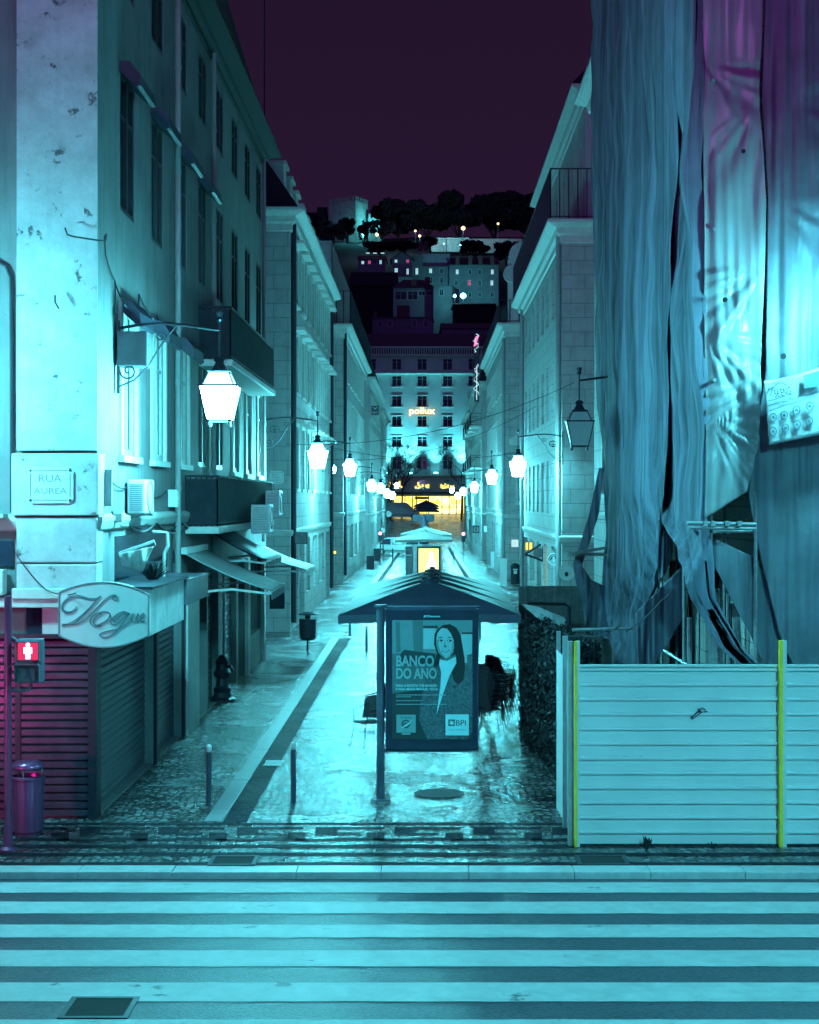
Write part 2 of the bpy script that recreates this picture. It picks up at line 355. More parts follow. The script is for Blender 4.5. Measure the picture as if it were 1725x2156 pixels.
# black mosaic bands and greek key in the pavement
mb = MB()
def mq(x0, x1, ya, yb, wav=True):
    "black patch between photo columns and rows on the pavement"
    Ya, Yb = gY(ya), gY(yb); n = max(1, int(abs(x1-x0)/14)); z = .004
    def f(i, Y):
        xx = x0+(x1-x0)*i/n; X = wx(xx, Y)
        return (X, Y+(.028*noise.noise(Vector((X*1.3, Y, 4)))+.02*noise.noise(Vector((X*6, Y*3, 4))) if wav else 0), z)
    for i in range(n): mb.poly([f(i,Yb), f(i+1,Yb), f(i+1,Ya), f(i,Ya)])
mq(-60,1190,1733,1737.5); mq(-60,1190,1779,1786.5); mq(-60,1800,1796,1803); mq(-60,1800,1816.5,1823)
mq(1190,1800,1780,1785)
x = -190
while x < 1180:
    mq(x+25, x+165, 1742, 1747); mq(x+25, x+70, 1747, 1754); mq(x+25, x+118, 1754, 1758.5)
    mq(x+140, x+165, 1747, 1754) if False else None
    mq(x+132, x+170, 1753.5, 1764); mq(x+62, x+170, 1764, 1770.5) ; mq(x-20, x+62, 1766.5, 1771.5)
    x += 166
tag(mb.build('mosaic_pavement', M['cobble_dark']), 'black basalt key pattern set into the pale pavement', kind='structure')
# side kerb band and gutter
mb = MB(); Y = 22.5
while Y < 52:
    w = random.uniform(.8,1.4); mb.box(-3.05, -2.80, Y, Y+w-.008, -.1, .01+random.uniform(-.002,.003)); Y += w
Y = 58
while Y < 170:
    w = random.uniform(1,1.6)
    for xx in (-3.05, 2.55): mb.box(xx, xx+.3, Y, Y+w-.01, gz(Y)-.3, gz(Y+w/2)+.012)
    Y += w
tag(mb.build('side_kerb', M['granite'], bevel=.006), 'pale kerbstones along both sides of the side street', kind='structure')
mb = MB(); Y = 22.4
def gw(Y): return .03*noise.noise(Vector((Y*1.1, 0, 9)))
while Y < 170:
    st = .4 if Y < 52 else 3
    if not 52 < Y < 58:
        for x0, x1 in (((-2.79, -2.46),) if Y < 52 else ((-2.79, -2.46),(2.27,2.55))):
            mb.poly([(x0,Y,gz(Y)+.004),(x1+gw(Y),Y,gz(Y)+.004),(x1+gw(Y+st),Y+st,gz(Y+st)+.004),(x0,Y+st,gz(Y+st)+.004)])
    Y += st
tag(mb.build('gutter', M['cobble_dark']), 'dark cobbled gutter beside the kerbstones', kind='structure')
# covers
def cover(x0,x1,ya,yb,label,z=0,bars=14,slab=False,hh=0):
    f = (H-z)*F; Y0 = f/(yb-VY); Y1 = f/(ya-VY); Xc = wx((x0+x1)/2,(Y0+Y1)/2); w = (x1-x0)*(Y0+Y1)/2/F/2
    t = empty('manhole_cover', (Xc,(Y0+Y1)/2,z), label, 'manhole cover')
    b = MB(); fr = .05
    b.box(Xc-w,Xc+w,Y0,Y0+fr,z-.02,z+.012); b.box(Xc-w,Xc+w,Y1-fr,Y1,z-.02,z+.012)
    b.box(Xc-w,Xc-w+fr,Y0+fr,Y1-fr,z-.02,z+.012); b.box(Xc+w-fr,Xc+w,Y0+fr,Y1-fr,z-.02,z+.012)
    b.build('frame', M['iron'], t)
    g = MB(); g.box(Xc-w+fr,Xc+w-fr,Y0+fr,Y1-fr,z-.02,z+.0065)
    n = bars
    for i in range(n):
        for j in range(max(2,int(n*(Y1-Y0)/(2*w)))):
            cx = Xc-w+fr+(2*w-2*fr)*(i+.5)/n; m_ = max(2,int(n*(Y1-Y0)/(2*w))); cy = Y0+fr+(Y1-Y0-2*fr)*(j+.5)/m_
            s_ = (2*w-2*fr)/n*.3; sg = 1 if (i+j)%2 else -1
            g.poly([(cx-s_,cy-sg*s_*.6,z+.0105),(cx-s_*.6,cy-sg*s_,z+.0105),(cx+s_,cy+sg*s_*.6,z+.0105),(cx+s_*.6,cy+sg*s_,z+.0105)][::sg])
    g.build('lid', M['leafcore'], t)
    return t
cover(136,282,2101,2146,'square chequered iron cover set in the asphalt at the bottom left',-.08,16)
cover(442,542,1803,1823,'dark rectangular iron cover in the mosaic pavement left of centre',0.0065,9)
cover(1214,1322,1802,1822,'dark rectangular cover in the pavement in front of the white hoarding',0.0065,9)
b = MB(); Yc = gY(1671); b.lathe([(.38,-.02),(.38,.008),(.34,.009),(.33,.006)], (wx(925,Yc),Yc,0), 40); b2 = b
o = b.build('manhole_cover', M['iron']); tag(o, 'round dark iron manhole cover beneath the advertising panel', 'manhole cover')
b = MB(); Yc = gY(1608); t = empty('drain_grate', (-2.57,Yc,0), 'small slotted metal drain grate in the dark gutter', 'drain')
for i in range(7): b.box(-2.70+i*.042,-2.675+i*.042,Yc-.22,Yc+.22,.004,.016)
b.build('grate_bars', M['metal'], t); b = MB(); b.box(-2.72,-2.42,Yc-.26,Yc-.22,.004,.018); b.box(-2.72,-2.42,Yc+.22,Yc+.26,.004,.018); b.build('frame', M['metal'], t)

# ---------------------------------------------------------------- windows, walls, buildings
RZ = {'F':0, 'L':math.pi/2, 'R':-math.pi/2}
_wc = {}
def win_mesh(w, h, style, dep=.22):
    if style in ('dark','louvre_flush','sash_flush'): dep = .085
    "frame in the XZ plane facing -Y, origin bottom centre on the wall face"
    k = (round(w,3), round(h,3), style)
    if k in _wc: return _wc[k]
    a, f = w/2, MB()
    s = .13                                               # stone surround
    if style not in ('plain','dark'):
        f.box(-a-s,-a,-.05,.0,-.02,h+s); f.box(a,a+s,-.05,.0,-.02,h+s); f.box(-a,a,-.05,.0,h,h+s); f.box(-a-s-.06,a+s+.06,-.1,.0,-.12,-.02)
    if style.startswith('hood'): f.box(-a-s-.1,a+s+.1,-.34,.0,h+s+.003,h+s+.12)
    f.k = 1; y0, y1 = dep-.07, dep-.005
    f.box(-a,-a+.07,y0,y1,0,h); f.box(a-.07,a,y0,y1,0,h); f.box(-a+.07,a-.07,y0,y1,h-.07,h); f.box(-a+.07,a-.07,y0,y1,0,.09)
    f.box(-.05,.05,y0-.01,y1,.09,h-.07)
    for zz in ((h*.68,) if h > 1.3 else ()): f.box(-a+.07,-.05,y0+.01,y1,zz,zz+.05); f.box(.05,a-.07,y0+.01,y1,zz,zz+.05)
    g = MB(); g.poly([(-a+.06,dep-.02,.05),(a-.06,dep-.02,.05),(a-.06,dep-.02,h-.05),(-a+.06,dep-.02,h-.05)])
    if style == 'louvre' or style == 'hoodlouvre':
        g = MB(); z = .09
        while z < h-.12: g.poly([(-a+.07,dep-.1,z),(a-.07,dep-.1,z),(a-.07,dep-.03,z+.055),(-a+.07,dep-.03,z+.055)]); g.poly([(-a+.07,dep-.03,z+.055),(a-.07,dep-.03,z+.055),(a-.07,dep-.1,z+.06),(-a+.07,dep-.1,z+.06)]); z += .06
    fm = f.build('window_frame_src', [M['stone_plain'], M['darkwood'] if style == 'dark' else M['wood']]); gm = g.build('pane_src', M['glass'])
    r = (fm.data, gm.data); bpy.data.objects.remove(fm); bpy.data.objects.remove(gm)
    _wc[k] = r; return r
def window(parent, face, p, u, z, w, h, style='sash', pane=None, label=None):
    fm, gm = win_mesh(w, h, style)
    o = bpy.data.objects.new('window', fm); C.objects.link(o)
    off = Vector(parent.location)
    loc = Vector((u,p,z)) if face == 'F' else Vector((p,u,z))
    o.location = loc-off; o.rotation_euler.z = RZ[face]; o.parent = parent
    if pane:
        k = (gm.name, pane)
        if k not in _wc: _wc[k] = gm.copy(); _wc[k].materials.clear(); _wc[k].materials.append(M[pane])
        gm = _wc[k]
    g = bpy.data.objects.new('shutter' if 'louvre' in style else 'pane', gm); C.objects.link(g); g.parent = o
    if label: o['label'] = label
    return o
def wall(mb, face, p, u0, u1, z0, z1, holes, dep0=.24):
    def P(u, z, d=0):
        if face == 'F': return (u, p+d, z)
        if face == 'L': return (p-d, u, z)
        return (p+d, u, z)
    fl = face == 'R'
    us = sorted({u0,u1}|{h[0] for h in holes}|{h[1] for h in holes}); zs = sorted({z0,z1}|{h[2] for h in holes}|{h[3] for h in holes})
    for a, b in zip(us, us[1:]):
        for c, d in zip(zs, zs[1:]):
            mu, mz = (a+b)/2, (c+d)/2
            if any(h[0] < mu < h[1] and h[2] < mz < h[3] for h in holes): continue
            q = [P(a,c),P(b,c),P(b,d),P(a,d)]; mb.poly(q[::-1] if fl else q)
    for hh_ in holes:
        a, b, c, d = hh_[:4]; dep = hh_[4] if len(hh_) > 4 else dep0
        mb.poly([P(a,c),P(a,d),P(a,d,dep),P(a,c,dep)]); mb.poly([P(b,c),P(b,c,dep),P(b,d,dep),P(b,d)])
        mb.poly([P(a,d),P(b,d),P(b,d,dep),P(a,d,dep)]); mb.poly([P(a,c),P(a,c,dep),P(b,c,dep),P(b,c)])
        q = [P(a,c,dep),P(b,c,dep),P(b,d,dep),P(a,d,dep)]; mb.poly(q[::-1] if fl else q)
def sweep(mb, xs, Y0, Y1, xf, prof):
    "moulding round a block: xs street face, xf far x; prof [(out,z)]"
    s = 1 if xs > xf else -1
    rings = [[(xf, Y0-p, z), (xs+s*p, Y0-p, z), (xs+s*p, Y1+p, z), (xf, Y1+p, z)] for p, z in prof]
    for r0, r1 in zip(rings, rings[1:]):
        for i in range(3):
            q = [r0[i], r0[i+1], r1[i+1], r1[i]]; mb.poly(q if s > 0 else q[::-1])
CORN = lambda z, q=1: [(0,z-.75*q),(.06,z-.72*q),(.06,z-.5*q),(.16,z-.42*q),(.2,z-.25*q),(.42,z-.16*q),(.5,z-.1*q),(.5,z),(0,z+.02)]
def mansard(mb, xs, Y0, Y1, xf, z0, z1, out, inn):
    s = 1 if xs > xf else -1
    a = [(xf,Y0-out,z0),(xs+s*out,Y0-out,z0),(xs+s*out,Y1+out,z0),(xf,Y1+out,z0)]
    b = [(xf,Y0+inn,z1),(xs-s*inn,Y0+inn,z1),(xs-s*inn,Y1-inn,z1),(xf,Y1-inn,z1)]
    for i in range(3): mb.poly([a[i],a[i+1],b[i+1],b[i]])
    mb.poly(b); mb.poly(a[::-1])
def slats(mb, face, p, u0, u1, z0, z1, st=.11, amp=.035):
    "roller shutter: each slat a shallow fold"
    z = z0
    def P(u, z, d):
        return (u,p+d,z) if face == 'F' else ((p-d,u,z) if face == 'L' else (p+d,u,z))
    while z < z1-1e-6:
        e = min(z+st, z1)
        for (za, da), (zb, db) in (((z,amp),(z+.12*st,0)),((z+.12*st,0),(z+.78*st,0)),((z+.78*st,0),(z+st,amp))):
            zb = min(zb, e); za = min(za, e)
            if zb > za: mb.poly([P(u0,za,da),P(u1,za,da),P(u1,zb,db),P(u0,zb,db)])
        z += st
def railing(mb, pts, z0, z1, st=.12, r=.012):
    for a, b in zip(pts, pts[1:]):
        a = Vector(a); b = Vector(b); L = (b-a).length; n = max(1, int(L/st))
        mb.bar((a.x,a.y,z1),(b.x,b.y,z1),.05,.04); mb.bar((a.x,a.y,z0+.06),(b.x,b.y,z0+.06),.03)
        for i in range(n+1):
            p = a+(b-a)*i/n; mb.bar((p.x,p.y,z0),(p.x,p.y,z1-.02),r*2)
def balcony(parent, face, p, u0, u1, z, depth=.6, h=1.0, st=.12, mk='iron', solid=False):
    s = {'L':1,'R':-1}.get(face, 0); q = MB(); r = MB()
    if face == 'F':
        q.box(u0,u1,p-depth,p-.002,z-.14,z); pts = [(u0+.04,p,0),(u0+.04,p-depth+.05,0),(u1-.04,p-depth+.05,0),(u1-.04,p,0)]
    else:
        xo = p+s*depth; q.box(min(p+s*.002,xo),max(p+s*.002,xo),u0,u1,z-.14,z); pts = [(p,u0+.04,0),(xo-s*.05,u0+.04,0),(xo-s*.05,u1-.04,0),(p,u1-.04,0)]
    q.build('balcony_slab', M['stone_plain'], parent, bevel=.02)
    railing(r, pts, z, z+h, st); 
    if solid:
        for a, b in zip(pts, pts[1:]): r.poly([(a[0],a[1],z+.02),(b[0],b[1],z+.02),(b[0],b[1],z+h-.05),(a[0],a[1],z+h-.05)])
    return r.build('railing', M[mk], parent)

def building(label, xs, face, Y0, Y1, xf, ztop, rows, cols, cw=1.1, wm='stone', style='sash', frows=(), roof=None, shops=(), zb=0, roofmat='slate', extra=None, q=1, panes=('glass',), side_skip=(), name='building', corn=True, sc=3.55, cm='stone_plain', hdep=.24):
    t = empty(name, (xs, Y0, zb), label, 'building')
    hs = []
    for r, (a, b) in enumerate(rows):
        for c in cols: hs.append((c-cw/2, c+cw/2, a, b))
    sh = [(a, b, zb+.02 if k != 'window' else zb+.9, z1, .26) for a, b, z1, k in shops]
    w = MB(); wall(w, face, xs, Y0, Y1, zb-1, ztop, hs+sh, hdep)
    fh = [(u-cw_/2, u+cw_/2, a, b) for u, a, b, cw_ in frows]
    lo, hi = sorted((xs, xf)); wall(w, 'F', Y0, lo, hi, zb-1, ztop, fh)
    s = 1 if xs > xf else -1
    w.poly([(xs,Y1,zb-1),(xf,Y1,zb-1),(xf,Y1,ztop),(xs,Y1,ztop)]); w.poly([(xf,Y0,zb-1),(xf,Y1,zb-1),(xf,Y1,ztop),(xf,Y0,ztop)]); w.poly([(xs,Y0,ztop),(xs,Y1,ztop),(xf,Y1,ztop),(xf,Y0,ztop)])
    w.build('wall', M[wm], t)
    n = 0
    for r, (a, b) in enumerate(rows):
        for c in cols:
            st = style(r, cols.index(c)) if callable(style) else (style[r % len(style)] if isinstance(style, (list, tuple)) else style)
            window(t, face, xs, c, a, cw, b-a, st, pane=random.choice(panes) if 'louvre' not in st else None)
    for u, a, b, cw_ in frows: window(t, 'F', Y0, u, a, cw_, b-a, 'sash')
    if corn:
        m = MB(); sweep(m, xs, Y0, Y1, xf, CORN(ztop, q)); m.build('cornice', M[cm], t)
    m = MB()
    sweep(m, xs, Y0, Y1, xf, [(0,sc+zb),(.05,sc+.03+zb),(.09,sc+.14+zb),(.09,sc+.2+zb),(0,sc+.24+zb)]); m.build('string_course', M['stone_plain'], t)
    if roof:
        m = MB(); mansard(m, xs, Y0, Y1, xf, ztop+.03, roof[0], .3, roof[1]); m.build('roof', M[roofmat], t)
    for a, b, z1, k in shops:
        m = MB(); d = -s*.16
        if k == 'shutter': slats(m, face, xs-s*.14, a, b, zb+.02, z1); m.build('roller_shutter', M['shutter'], t)
        elif k == 'door':
            x0 = xs-s*.2; m.box(min(x0,x0+s*.05),max(x0,x0+s*.05),a+.02,b-.02,zb+.02,z1-.5); mid = (a+b)/2
            m.box(min(x0,x0+s*.08),max(x0,x0+s*.08),mid-.03,mid+.03,zb+.02,z1-.5); m.box(min(x0,x0+s*.06),max(x0,x0+s*.06),a+.02,b-.02,z1-.45,z1-.02); m.build('door', M['darkwood'], t)
        else:
            x0 = xs-s*.17; m.poly([(x0,a,zb+.05),(x0,b,zb+.05),(x0,b,z1),(x0,a,z1)]); m.build('shop_window', M['shoplit'] if k == 'lit' else M['glass2'], t)
            m = MB(); x1 = xs-s*.1
            for u in (a, (a+b)/2-.03, b-.07): m.box(min(x0,x1),max(x0,x1),u,u+.07,zb+.05,z1)
            m.box(min(x0,x1)+.001,max(x0,x1)-.001,a+.07,b-.07,zb+.05,zb+.4); m.box(min(x0,x1)+.001,max(x0,x1)-.001,a+.07,b-.07,z1-.1,z1); m.build('shopfront_frame', M['wood'], t)
    return t
M['shutter'] = mat('roller_shutter', (.11,.12,.15), .42, .25, var=.35, scale=4, streak=.25, rvar=.1)
M['shoplit'] = mat('lit_shop_window', (.6,.5,.2), .3, emis=(1,.78,.25), es=.8, var=.4, scale=6)
M['yellow_glow'] = emit('warm_lit_interior', (1,.74,.13), 1.5)
M['pink_glow'] = emit('pink_lit_room', (1,.12,.35), .6)
M['white_glow'] = emit('white_lit_room', (.5,.95,1), .9)
# ---------------------------------------------------------------- text
def text_mesh(body, bold=0.0, ext=.0):
    cu = bpy.data.curves.new('t', 'FONT'); cu.body = body; cu.size = 1; cu.offset = bold; cu.extrude = ext; cu.resolution_u = 4
    ob = bpy.data.objects.new('t', cu); C.objects.link(ob)
    dg = bpy.context.evaluated_depsgraph_get(); me = bpy.data.meshes.new_from_object(ob.evaluated_get(dg))
    bpy.data.objects.remove(ob); return me
def text(name, body, p, u0, u1, z0, z1, parent, m, face='F', bold=0.0, skew=0, rot=0, ext=.004, keep=False):
    "lettering fitted into u0..u1 x z0..z1, lying on plane p, facing -Y / +X / -X"
    me = text_mesh(body, bold)
    xs_ = [v.co.x for v in me.vertices]; y_ = [v.co.y for v in me.vertices]
    ax, bx, ay, by = min(xs_), max(xs_), min(y_), max(y_); sxx = (u1-u0)/(bx-ax); syy = (z1-z0)/(by-ay)
    if keep: sxx = syy = min(sxx, syy)
    off = Vector((0,0,0)); q = parent
    while q: off += Vector(q.location); q = q.parent
    cu_, cz = (u0+u1)/2, (z0+z1)/2
    for v in me.vertices:
        u = u0+(v.co.x-ax)*sxx; z = z0+(v.co.y-ay)*syy
        if rot: du, dz = u-cu_, z-cz; u, z = cu_+du*math.cos(rot)-dz*math.sin(rot), cz+du*math.sin(rot)+dz*math.cos(rot)
        if face == 'F': v.co = Vector((u, p, z))-off
        elif face == 'L': v.co = Vector((p, u, z))-off
        else: v.co = Vector((p, -u, z))-off
    me.materials.clear(); me.materials.append(m)
    o = bpy.data.objects.new(name, me); C.objects.link(o); o.parent = parent
    return o

# ---------------------------------------------------------------- left corner building
XL, XR = -4.57, 4.55
cols = [25.05+2.8*k for k in range(8)]
def sty(r, c):
    if r == 0: return ['sash_flush','louvre_flush','louvre_flush','dark','dark','sash_flush','sash_flush','sash_flush'][c]
    return 'dark'
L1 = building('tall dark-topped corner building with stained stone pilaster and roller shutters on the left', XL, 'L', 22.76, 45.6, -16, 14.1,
    [(5.1,7.3),(8.75,10.85),(12.1,13.5)], cols, 1.2, 'plaster', sty, roof=(18,.85), name='corner_building', q=.5, panes=('glassm',), cm='leafcore', hdep=.1, sc=3.98,  # near-black cornice colour stands in for weak light under the eaves
    shops=[(22.98,27.4,2.95,'shutter'),(27.62,30.55,2.95,'shutter'),(32.5,34.1,2.9,'door'),(34.35,36.0,2.95,'shutter'),(36.5,39.4,2.9,'shutter'),(39.8,41.1,2.9,'door'),(41.7,45.2,2.85,'window')],
    frows=())
m = MB(); Yf = 22.76
wall(m, 'F', Yf-.13, -5.66, XL+.0, 5.1, 14.1, []); m.poly([(-5.66,Yf-.13,5.1),(-5.66,Yf,5.1),(-5.66,Yf,14.1),(-5.66,Yf-.13,14.1)]); m.poly([(XL,Yf-.13,5.1),(XL,Yf,5.1),(XL,Yf,14.1),(XL,Yf-.13,14.1)])
m.box(-4.72,XL+.03,Yf-.17,Yf-.132,5.1,14.0)
m.build('pilaster', M['plaster_corner'], L1)
m = MB(); m.box(-5.72,XL+.05,Yf-.2,Yf+.3,4.2,5.06); m.box(-5.66,XL+.02,Yf-.15,Yf+.3,3.55,4.17); m.box(-5.66,XL+.02,Yf-.15,Yf+.25,3.12,3.53)
m.box(-5.6,XL+.01,Yf-.1,Yf+.2,0,3.1) if False else None
m.build('pilaster_base', M['plaster_corner'], L1, bevel=.02)
m = MB(); m.box(-9,-4.62,Yf-.22,Yf-.001,2.93,3.06); m.box(-9,-5.8,Yf-.3,Yf,4.16,4.22); m.box(-5.7,-4.9,Yf-.26,Yf-.14,3.05,3.2)
m.build('ledge', M['stone_plain'], L1, bevel=.015)
m = MB(); slats(m, 'F', Yf-.06, -5.62, -4.66, 0.02, 2.5, .112, .045); slats(m, 'F', Yf-.06, -9, -5.70, 0.02, 2.5, .112, .045); m.build('front_roller_shutter', M['shutter2'] if 'shutter2' in M else M['shutter'], L1)
m = MB(); m.box(-4.68,-4.56,Yf-.12,Yf+.2,0,2.95); m.box(-5.7,-5.62,Yf-.08,Yf,0,2.5); m.box(-9,-4.68,Yf-.1,Yf,2.5,2.56)
m.build('shutter_frame', M['iron'], L1)
m = MB(); m.box(-5.32,-4.98,Yf-.07,Yf-.001,2.56,2.93) ; m.build('pale_panel', M['whitep'], L1)
for xa_, xb_, za_, zb_ in ((-4.97,-4.7,2.56,2.93),(-5.55,-5.34,2.56,2.93),(-6.4,-5.74,3.5,3.85)): m = MB(); m.box(xa_,xb_,Yf-.04,Yf-.002,za_,zb_); m.build('dark_vent', M['glass'], L1)
m = MB(); 
for i in range(4): m.box(-6.5+.18*i+.02,-6.5+.18*i+.15,Yf-.28,Yf-.05,3.08+.02*(i%2),3.46)
m.build('rolled_blind', M['whitep'], L1, bevel=.03)
# arched moulding in the recess left of the pilaster
m = MB(); m.tube([(-9,Yf-.04,7.72),(-5.95,Yf-.04,7.72),(-5.83,Yf-.04,7.66),(-5.76,Yf-.04,7.5),(-5.75,Yf-.04,4.25)], .025, 6); m.build('conduit', M['cable'], L1)
# side posts, piers
for ya_, yb_ in ((27.42,27.6),(30.56,30.7)): m = MB(); m.box(XL-.02,XL+.06,ya_,yb_,0,2.95); m.build('shutter_post', M['iron'], L1)
for ya_, yb_, zt_ in ((30.75,32.3,2.98),(41.2,41.6,2.98),(45.2,45.58,3.2)): m = MB(); m.box(XL-.01,XL+.1,ya_,yb_,0,zt_); m.build('door_pier', M['stone_plain'], L1, bevel=.02)
m = MB(); m.box(XL-.2,XL+.004,24.0,29.9,3.02,3.88); m.build('dark_transom', M['glass'], L1)
balcony(L1,'L',XL,32.9,42.2,7.25,.68,1.05,.1,mk='blackcloth',solid=True)
balcony(L1,'L',XL,31.0,42.0,3.92,.66,.95,.1,mk='blackcloth',solid=True)
# drainpipes
for Y, x in ((29.62,.1),(34.6,.1),(45.3,.1),(23.2,0)):
    if x == 0: continue
    m = MB(); m.tube([(XL+.08,Y,14),(XL+.08,Y,3.1)], .055, 8)
    for z in (4.6,6.5,8.4,10.3,12.2): m.tube([(XL+.08,Y,z),(XL+.08,Y,z+.07)], .068, 8)
    m.build('drainpipe', M['trim'], L1)
m = MB(); m.tube([(XL+.1,36.15,2.9),(XL+.1,36.15,.15)], .03, 8); m.build('handrail', M['steel'], L1)
# roof aerial
m = MB(); m.tube([(-4.35,44,14.6),(-4.35,44,18.2)], .02, 6); m.tube([(-4.35,44,18.2),(-4.1,44,18.25)], .012, 5); m.tube([(-4.5,44,17.9),(-4.2,44,17.9)], .01, 5)
m.build('aerial', M['cable'], L1)

for zt_, ks in ((10.85,(0,1,2,3)),(7.3,(0,1,2))):
    for k in ks:
        y0_, y1_ = cols[k]-.68, cols[k]+.68
        m = MB(); pr = [(0,.1),(.16,.1),(.3,-.08),(.32,-.26),(.26,-.28),(0,-.04)]
        m.plate([(0,0)],(0,0,0),0) if False else None
        n0 = [(XL+a_, y0_, zt_+b_) for a_, b_ in pr]; n1 = [(XL+a_, y1_, zt_+b_) for a_, b_ in pr]
        m.poly(n0); m.poly(n1[::-1])
        for i in range(6): j = (i+1)%6; m.poly([n0[i],n0[j],n1[j],n1[i]])
        m.build('window_awning', M['canvas_dark'], L1)
# street name plaques
def plaque(x0, x1, y0, y1, Y, lines, label, p=None):
    X0, X1, Z0, Z1 = wx(x0,Y), wx(x1,Y), wz(y1,Y), wz(y0,Y)
    t = empty('street_name_plaque', ((X0+X1)/2,Y,Z0), label, 'street name plaque')
    b = MB(); c = (X1-X0)*.09; b.plate([(X0+c,Z0),(X1-c,Z0),(X1-c,Z0+c*.5),(X1,Z0+c),(X1,Z1-c),(X1-c,Z1-c*.5),(X1-c,Z1),(X0+c,Z1),(X0+c,Z1-c*.5),(X0,Z1-c),(X0,Z0+c),(X0+c,Z0+c*.5)], (0,Y,0), .03); b.build('plate', M['whitep'], t, bevel=.004)
    b = MB(); k = .045
    for z in (Z0+k, Z1-k): b.box(X0+c*1.3,X1-c*1.3,Y-.02,Y-.0155,z-.006,z+.006)
    for x in (X0+k, X1-k): b.box(x-.006,x+.006,Y-.02,Y-.0155,Z0+c*1.5,Z1-c*1.5)
    b.build('border_line', M['greyink'], t)
    b = MB()
    for x in (X0+c*.8, X1-c*.8):
        for z in (Z0+c*.8, Z1-c*.8): b.disc((x,Y-.02,z), (X1-X0)*.025, .012, n=10)
    b.build('bolt', M['iron'], t)
    n = len(lines); hh = (Z1-Z0)*.66/n
    for i, l in enumerate(lines):
        zc = Z1-(Z1-Z0)*.2-hh*i; hw = (X1-X0)*min(.36, .075*len(l)+.02)
        text('lettering', l, Y-.018, (X0+X1)/2-hw, (X0+X1)/2+hw, zc-hh*.62, zc, t, M['greyink'])
M['greyink'] = mat('grey_ink', (.2,.2,.22), .7, var=.1)
plaque(58,155,984,1060,22.545,['RUA','ÁUREA'],'white street name plaque reading RUA ÁUREA on the corner pilaster')
plaque(565,597,992,1019,54.96,['RUA','DOS','SAPATEIROS'],'small white plaque reading RUA DOS SAPATEIROS beyond the cross street')

# ---------------------------------------------------------------- other buildings
rowsL = [(4.85,7.0),(8.2,10.2),(11.3,13.2)]
rowsR = [(3.95,5.9),(7.4,9.4),(10.9,12.8)]
rg = lambda a, b, st: [a+st*i for i in range(int((b-a)/st)+1)]
L2 = building('pale building with ashlar corner and bracketed window hoods, second on the left', XL, 'L', 55, 78, -30, 14.2, rowsL, rg(57.6,77,2.7), 1.25, 'stone', 'hood', name='town_building', roof=(16.5,1.2),
    shops=[(56.2,58.6,3.0,'shutter'),(59,61.4,3.0,'shutter'),(62.4,64.4,3.0,'window'),(66,68.6,3,'window'),(70,73,3,'window'),(74.5,77,3,'door')], panes=('glass','glass2'), sc=3.2)
for k in range(8):
    Yd = 57+2.7*k; m = MB(); m.box(XL-1.4,XL-.35,Yd-.55,Yd+.55,14.3,16.0); m.box(XL-1.5,XL-.25,Yd-.65,Yd+.65,16.0,16.12); m.build('dormer', M['stone_plain'], L2)
L3 = building('building with iron balcony rail above its bright cornice, third on the left', XL, 'L', 90, 122, -30, 14.1, rowsL, rg(92.5,121,2.9), 1.3, 'stone', 'sash', name='town_building', panes=('glass','glass2'),
    frows=[], shops=[(92,96,3,'door'),(98,102,3,'window'),(104,108,3,'window'),(111,116,3,'window')])
m = MB(); wall(m,'L',XL-.7,92,121,14.1,18.9,[]); wall(m,'F',91.2,-30,XL-.7,14.1,18.9,[]); m.poly([(-30,91.2,18.9),(XL-.7,91.2,18.9),(XL-.7,121,18.9),(-30,121,18.9)]); m.build('attic', M['stone'], L3)
m = MB(); railing(m, [(-9,89.7,0),(XL+.4,89.7,0),(XL+.4,122,0)], 14.15, 15.9, .35, .03); m.build('railing', M['iron'], L3)
L4 = building('tall narrow-looking building with stepped attic, fourth on the left', XL, 'L', 132, 165, -30, 14.4, rowsL, rg(135,163,3.2), 1.3, 'far_wall', 'sash', name='town_building', panes=('glass','glass2'), zb=-.4, roof=(20.5,1.5), shops=[(134,139,2.6,'window'),(142,148,2.6,'window')])
L5 = building('last building on the left before the open square', XL-.4, 'L', 176, 205, -30, 14.4, rowsL, rg(179,203,3.4), 1.4, 'far_wall', 'sash', name='town_building', zb=-.4, roof=(18,1.5), panes=('glass',), shops=[(178,186,2.4,'window')])
R2 = building('pale building with tall narrow windows and a bright cornice beyond the scaffolding', XR, 'R', 55, 78, 30, 13.8, rowsR, rg(56.2,76.5,2.65), 1.15, 'stone', 'plain', name='town_building', panes=('glass','glass2'), sc=3.0,
    shops=[(57,60,2.75,'window'),(61.5,63.5,2.75,'lit'),(65,67.5,2.75,'window'),(69,72,2.75,'window'),(73.5,76.5,2.75,'shutter')])
m = MB(); railing(m, [(9,54.7,0),(XR-.4,54.7,0),(XR-.4,78,0)], 13.85, 15.5, .3, .02); m.build('railing', M['iron'], R2)
m = MB(); wall(m,'R',XR+.9,56.2,78,13.8,18.2,[(a-.6,a+.6,14.4,17) for a in (58,61.5,65,68.5,72,75.5)]); wall(m,'F',56.2,XR+.9,30,13.8,18.2,[(5.9,6.9,14.3,17)]); m.build('attic', M['far_wall'], R2)
m = MB(); sweep(m, XR+.9, 56.2, 78, 30, CORN(18.6,.8)); m.build('attic_cornice', M['stone_plain'], R2)
m = MB(); mansard(m, XR+.9, 56.2, 78, 30, 18.62, 21, .5, 1.5); m.build('roof', M['slate'], R2)
R3 = building('building with a rounded pediment and arched doorway, third on the right', XR, 'R', 94, 124, 30, 14.6, rowsR, rg(96.5,122,3), 1.3, 'stone', 'sash', name='town_building', panes=('glass','glass2'), sc=3.4,
    frows=[(6.1,4.3,7.3,1.7)], shops=[(96,99,3,'door'),(102,106,3,'window'),(109,114,3,'window')])
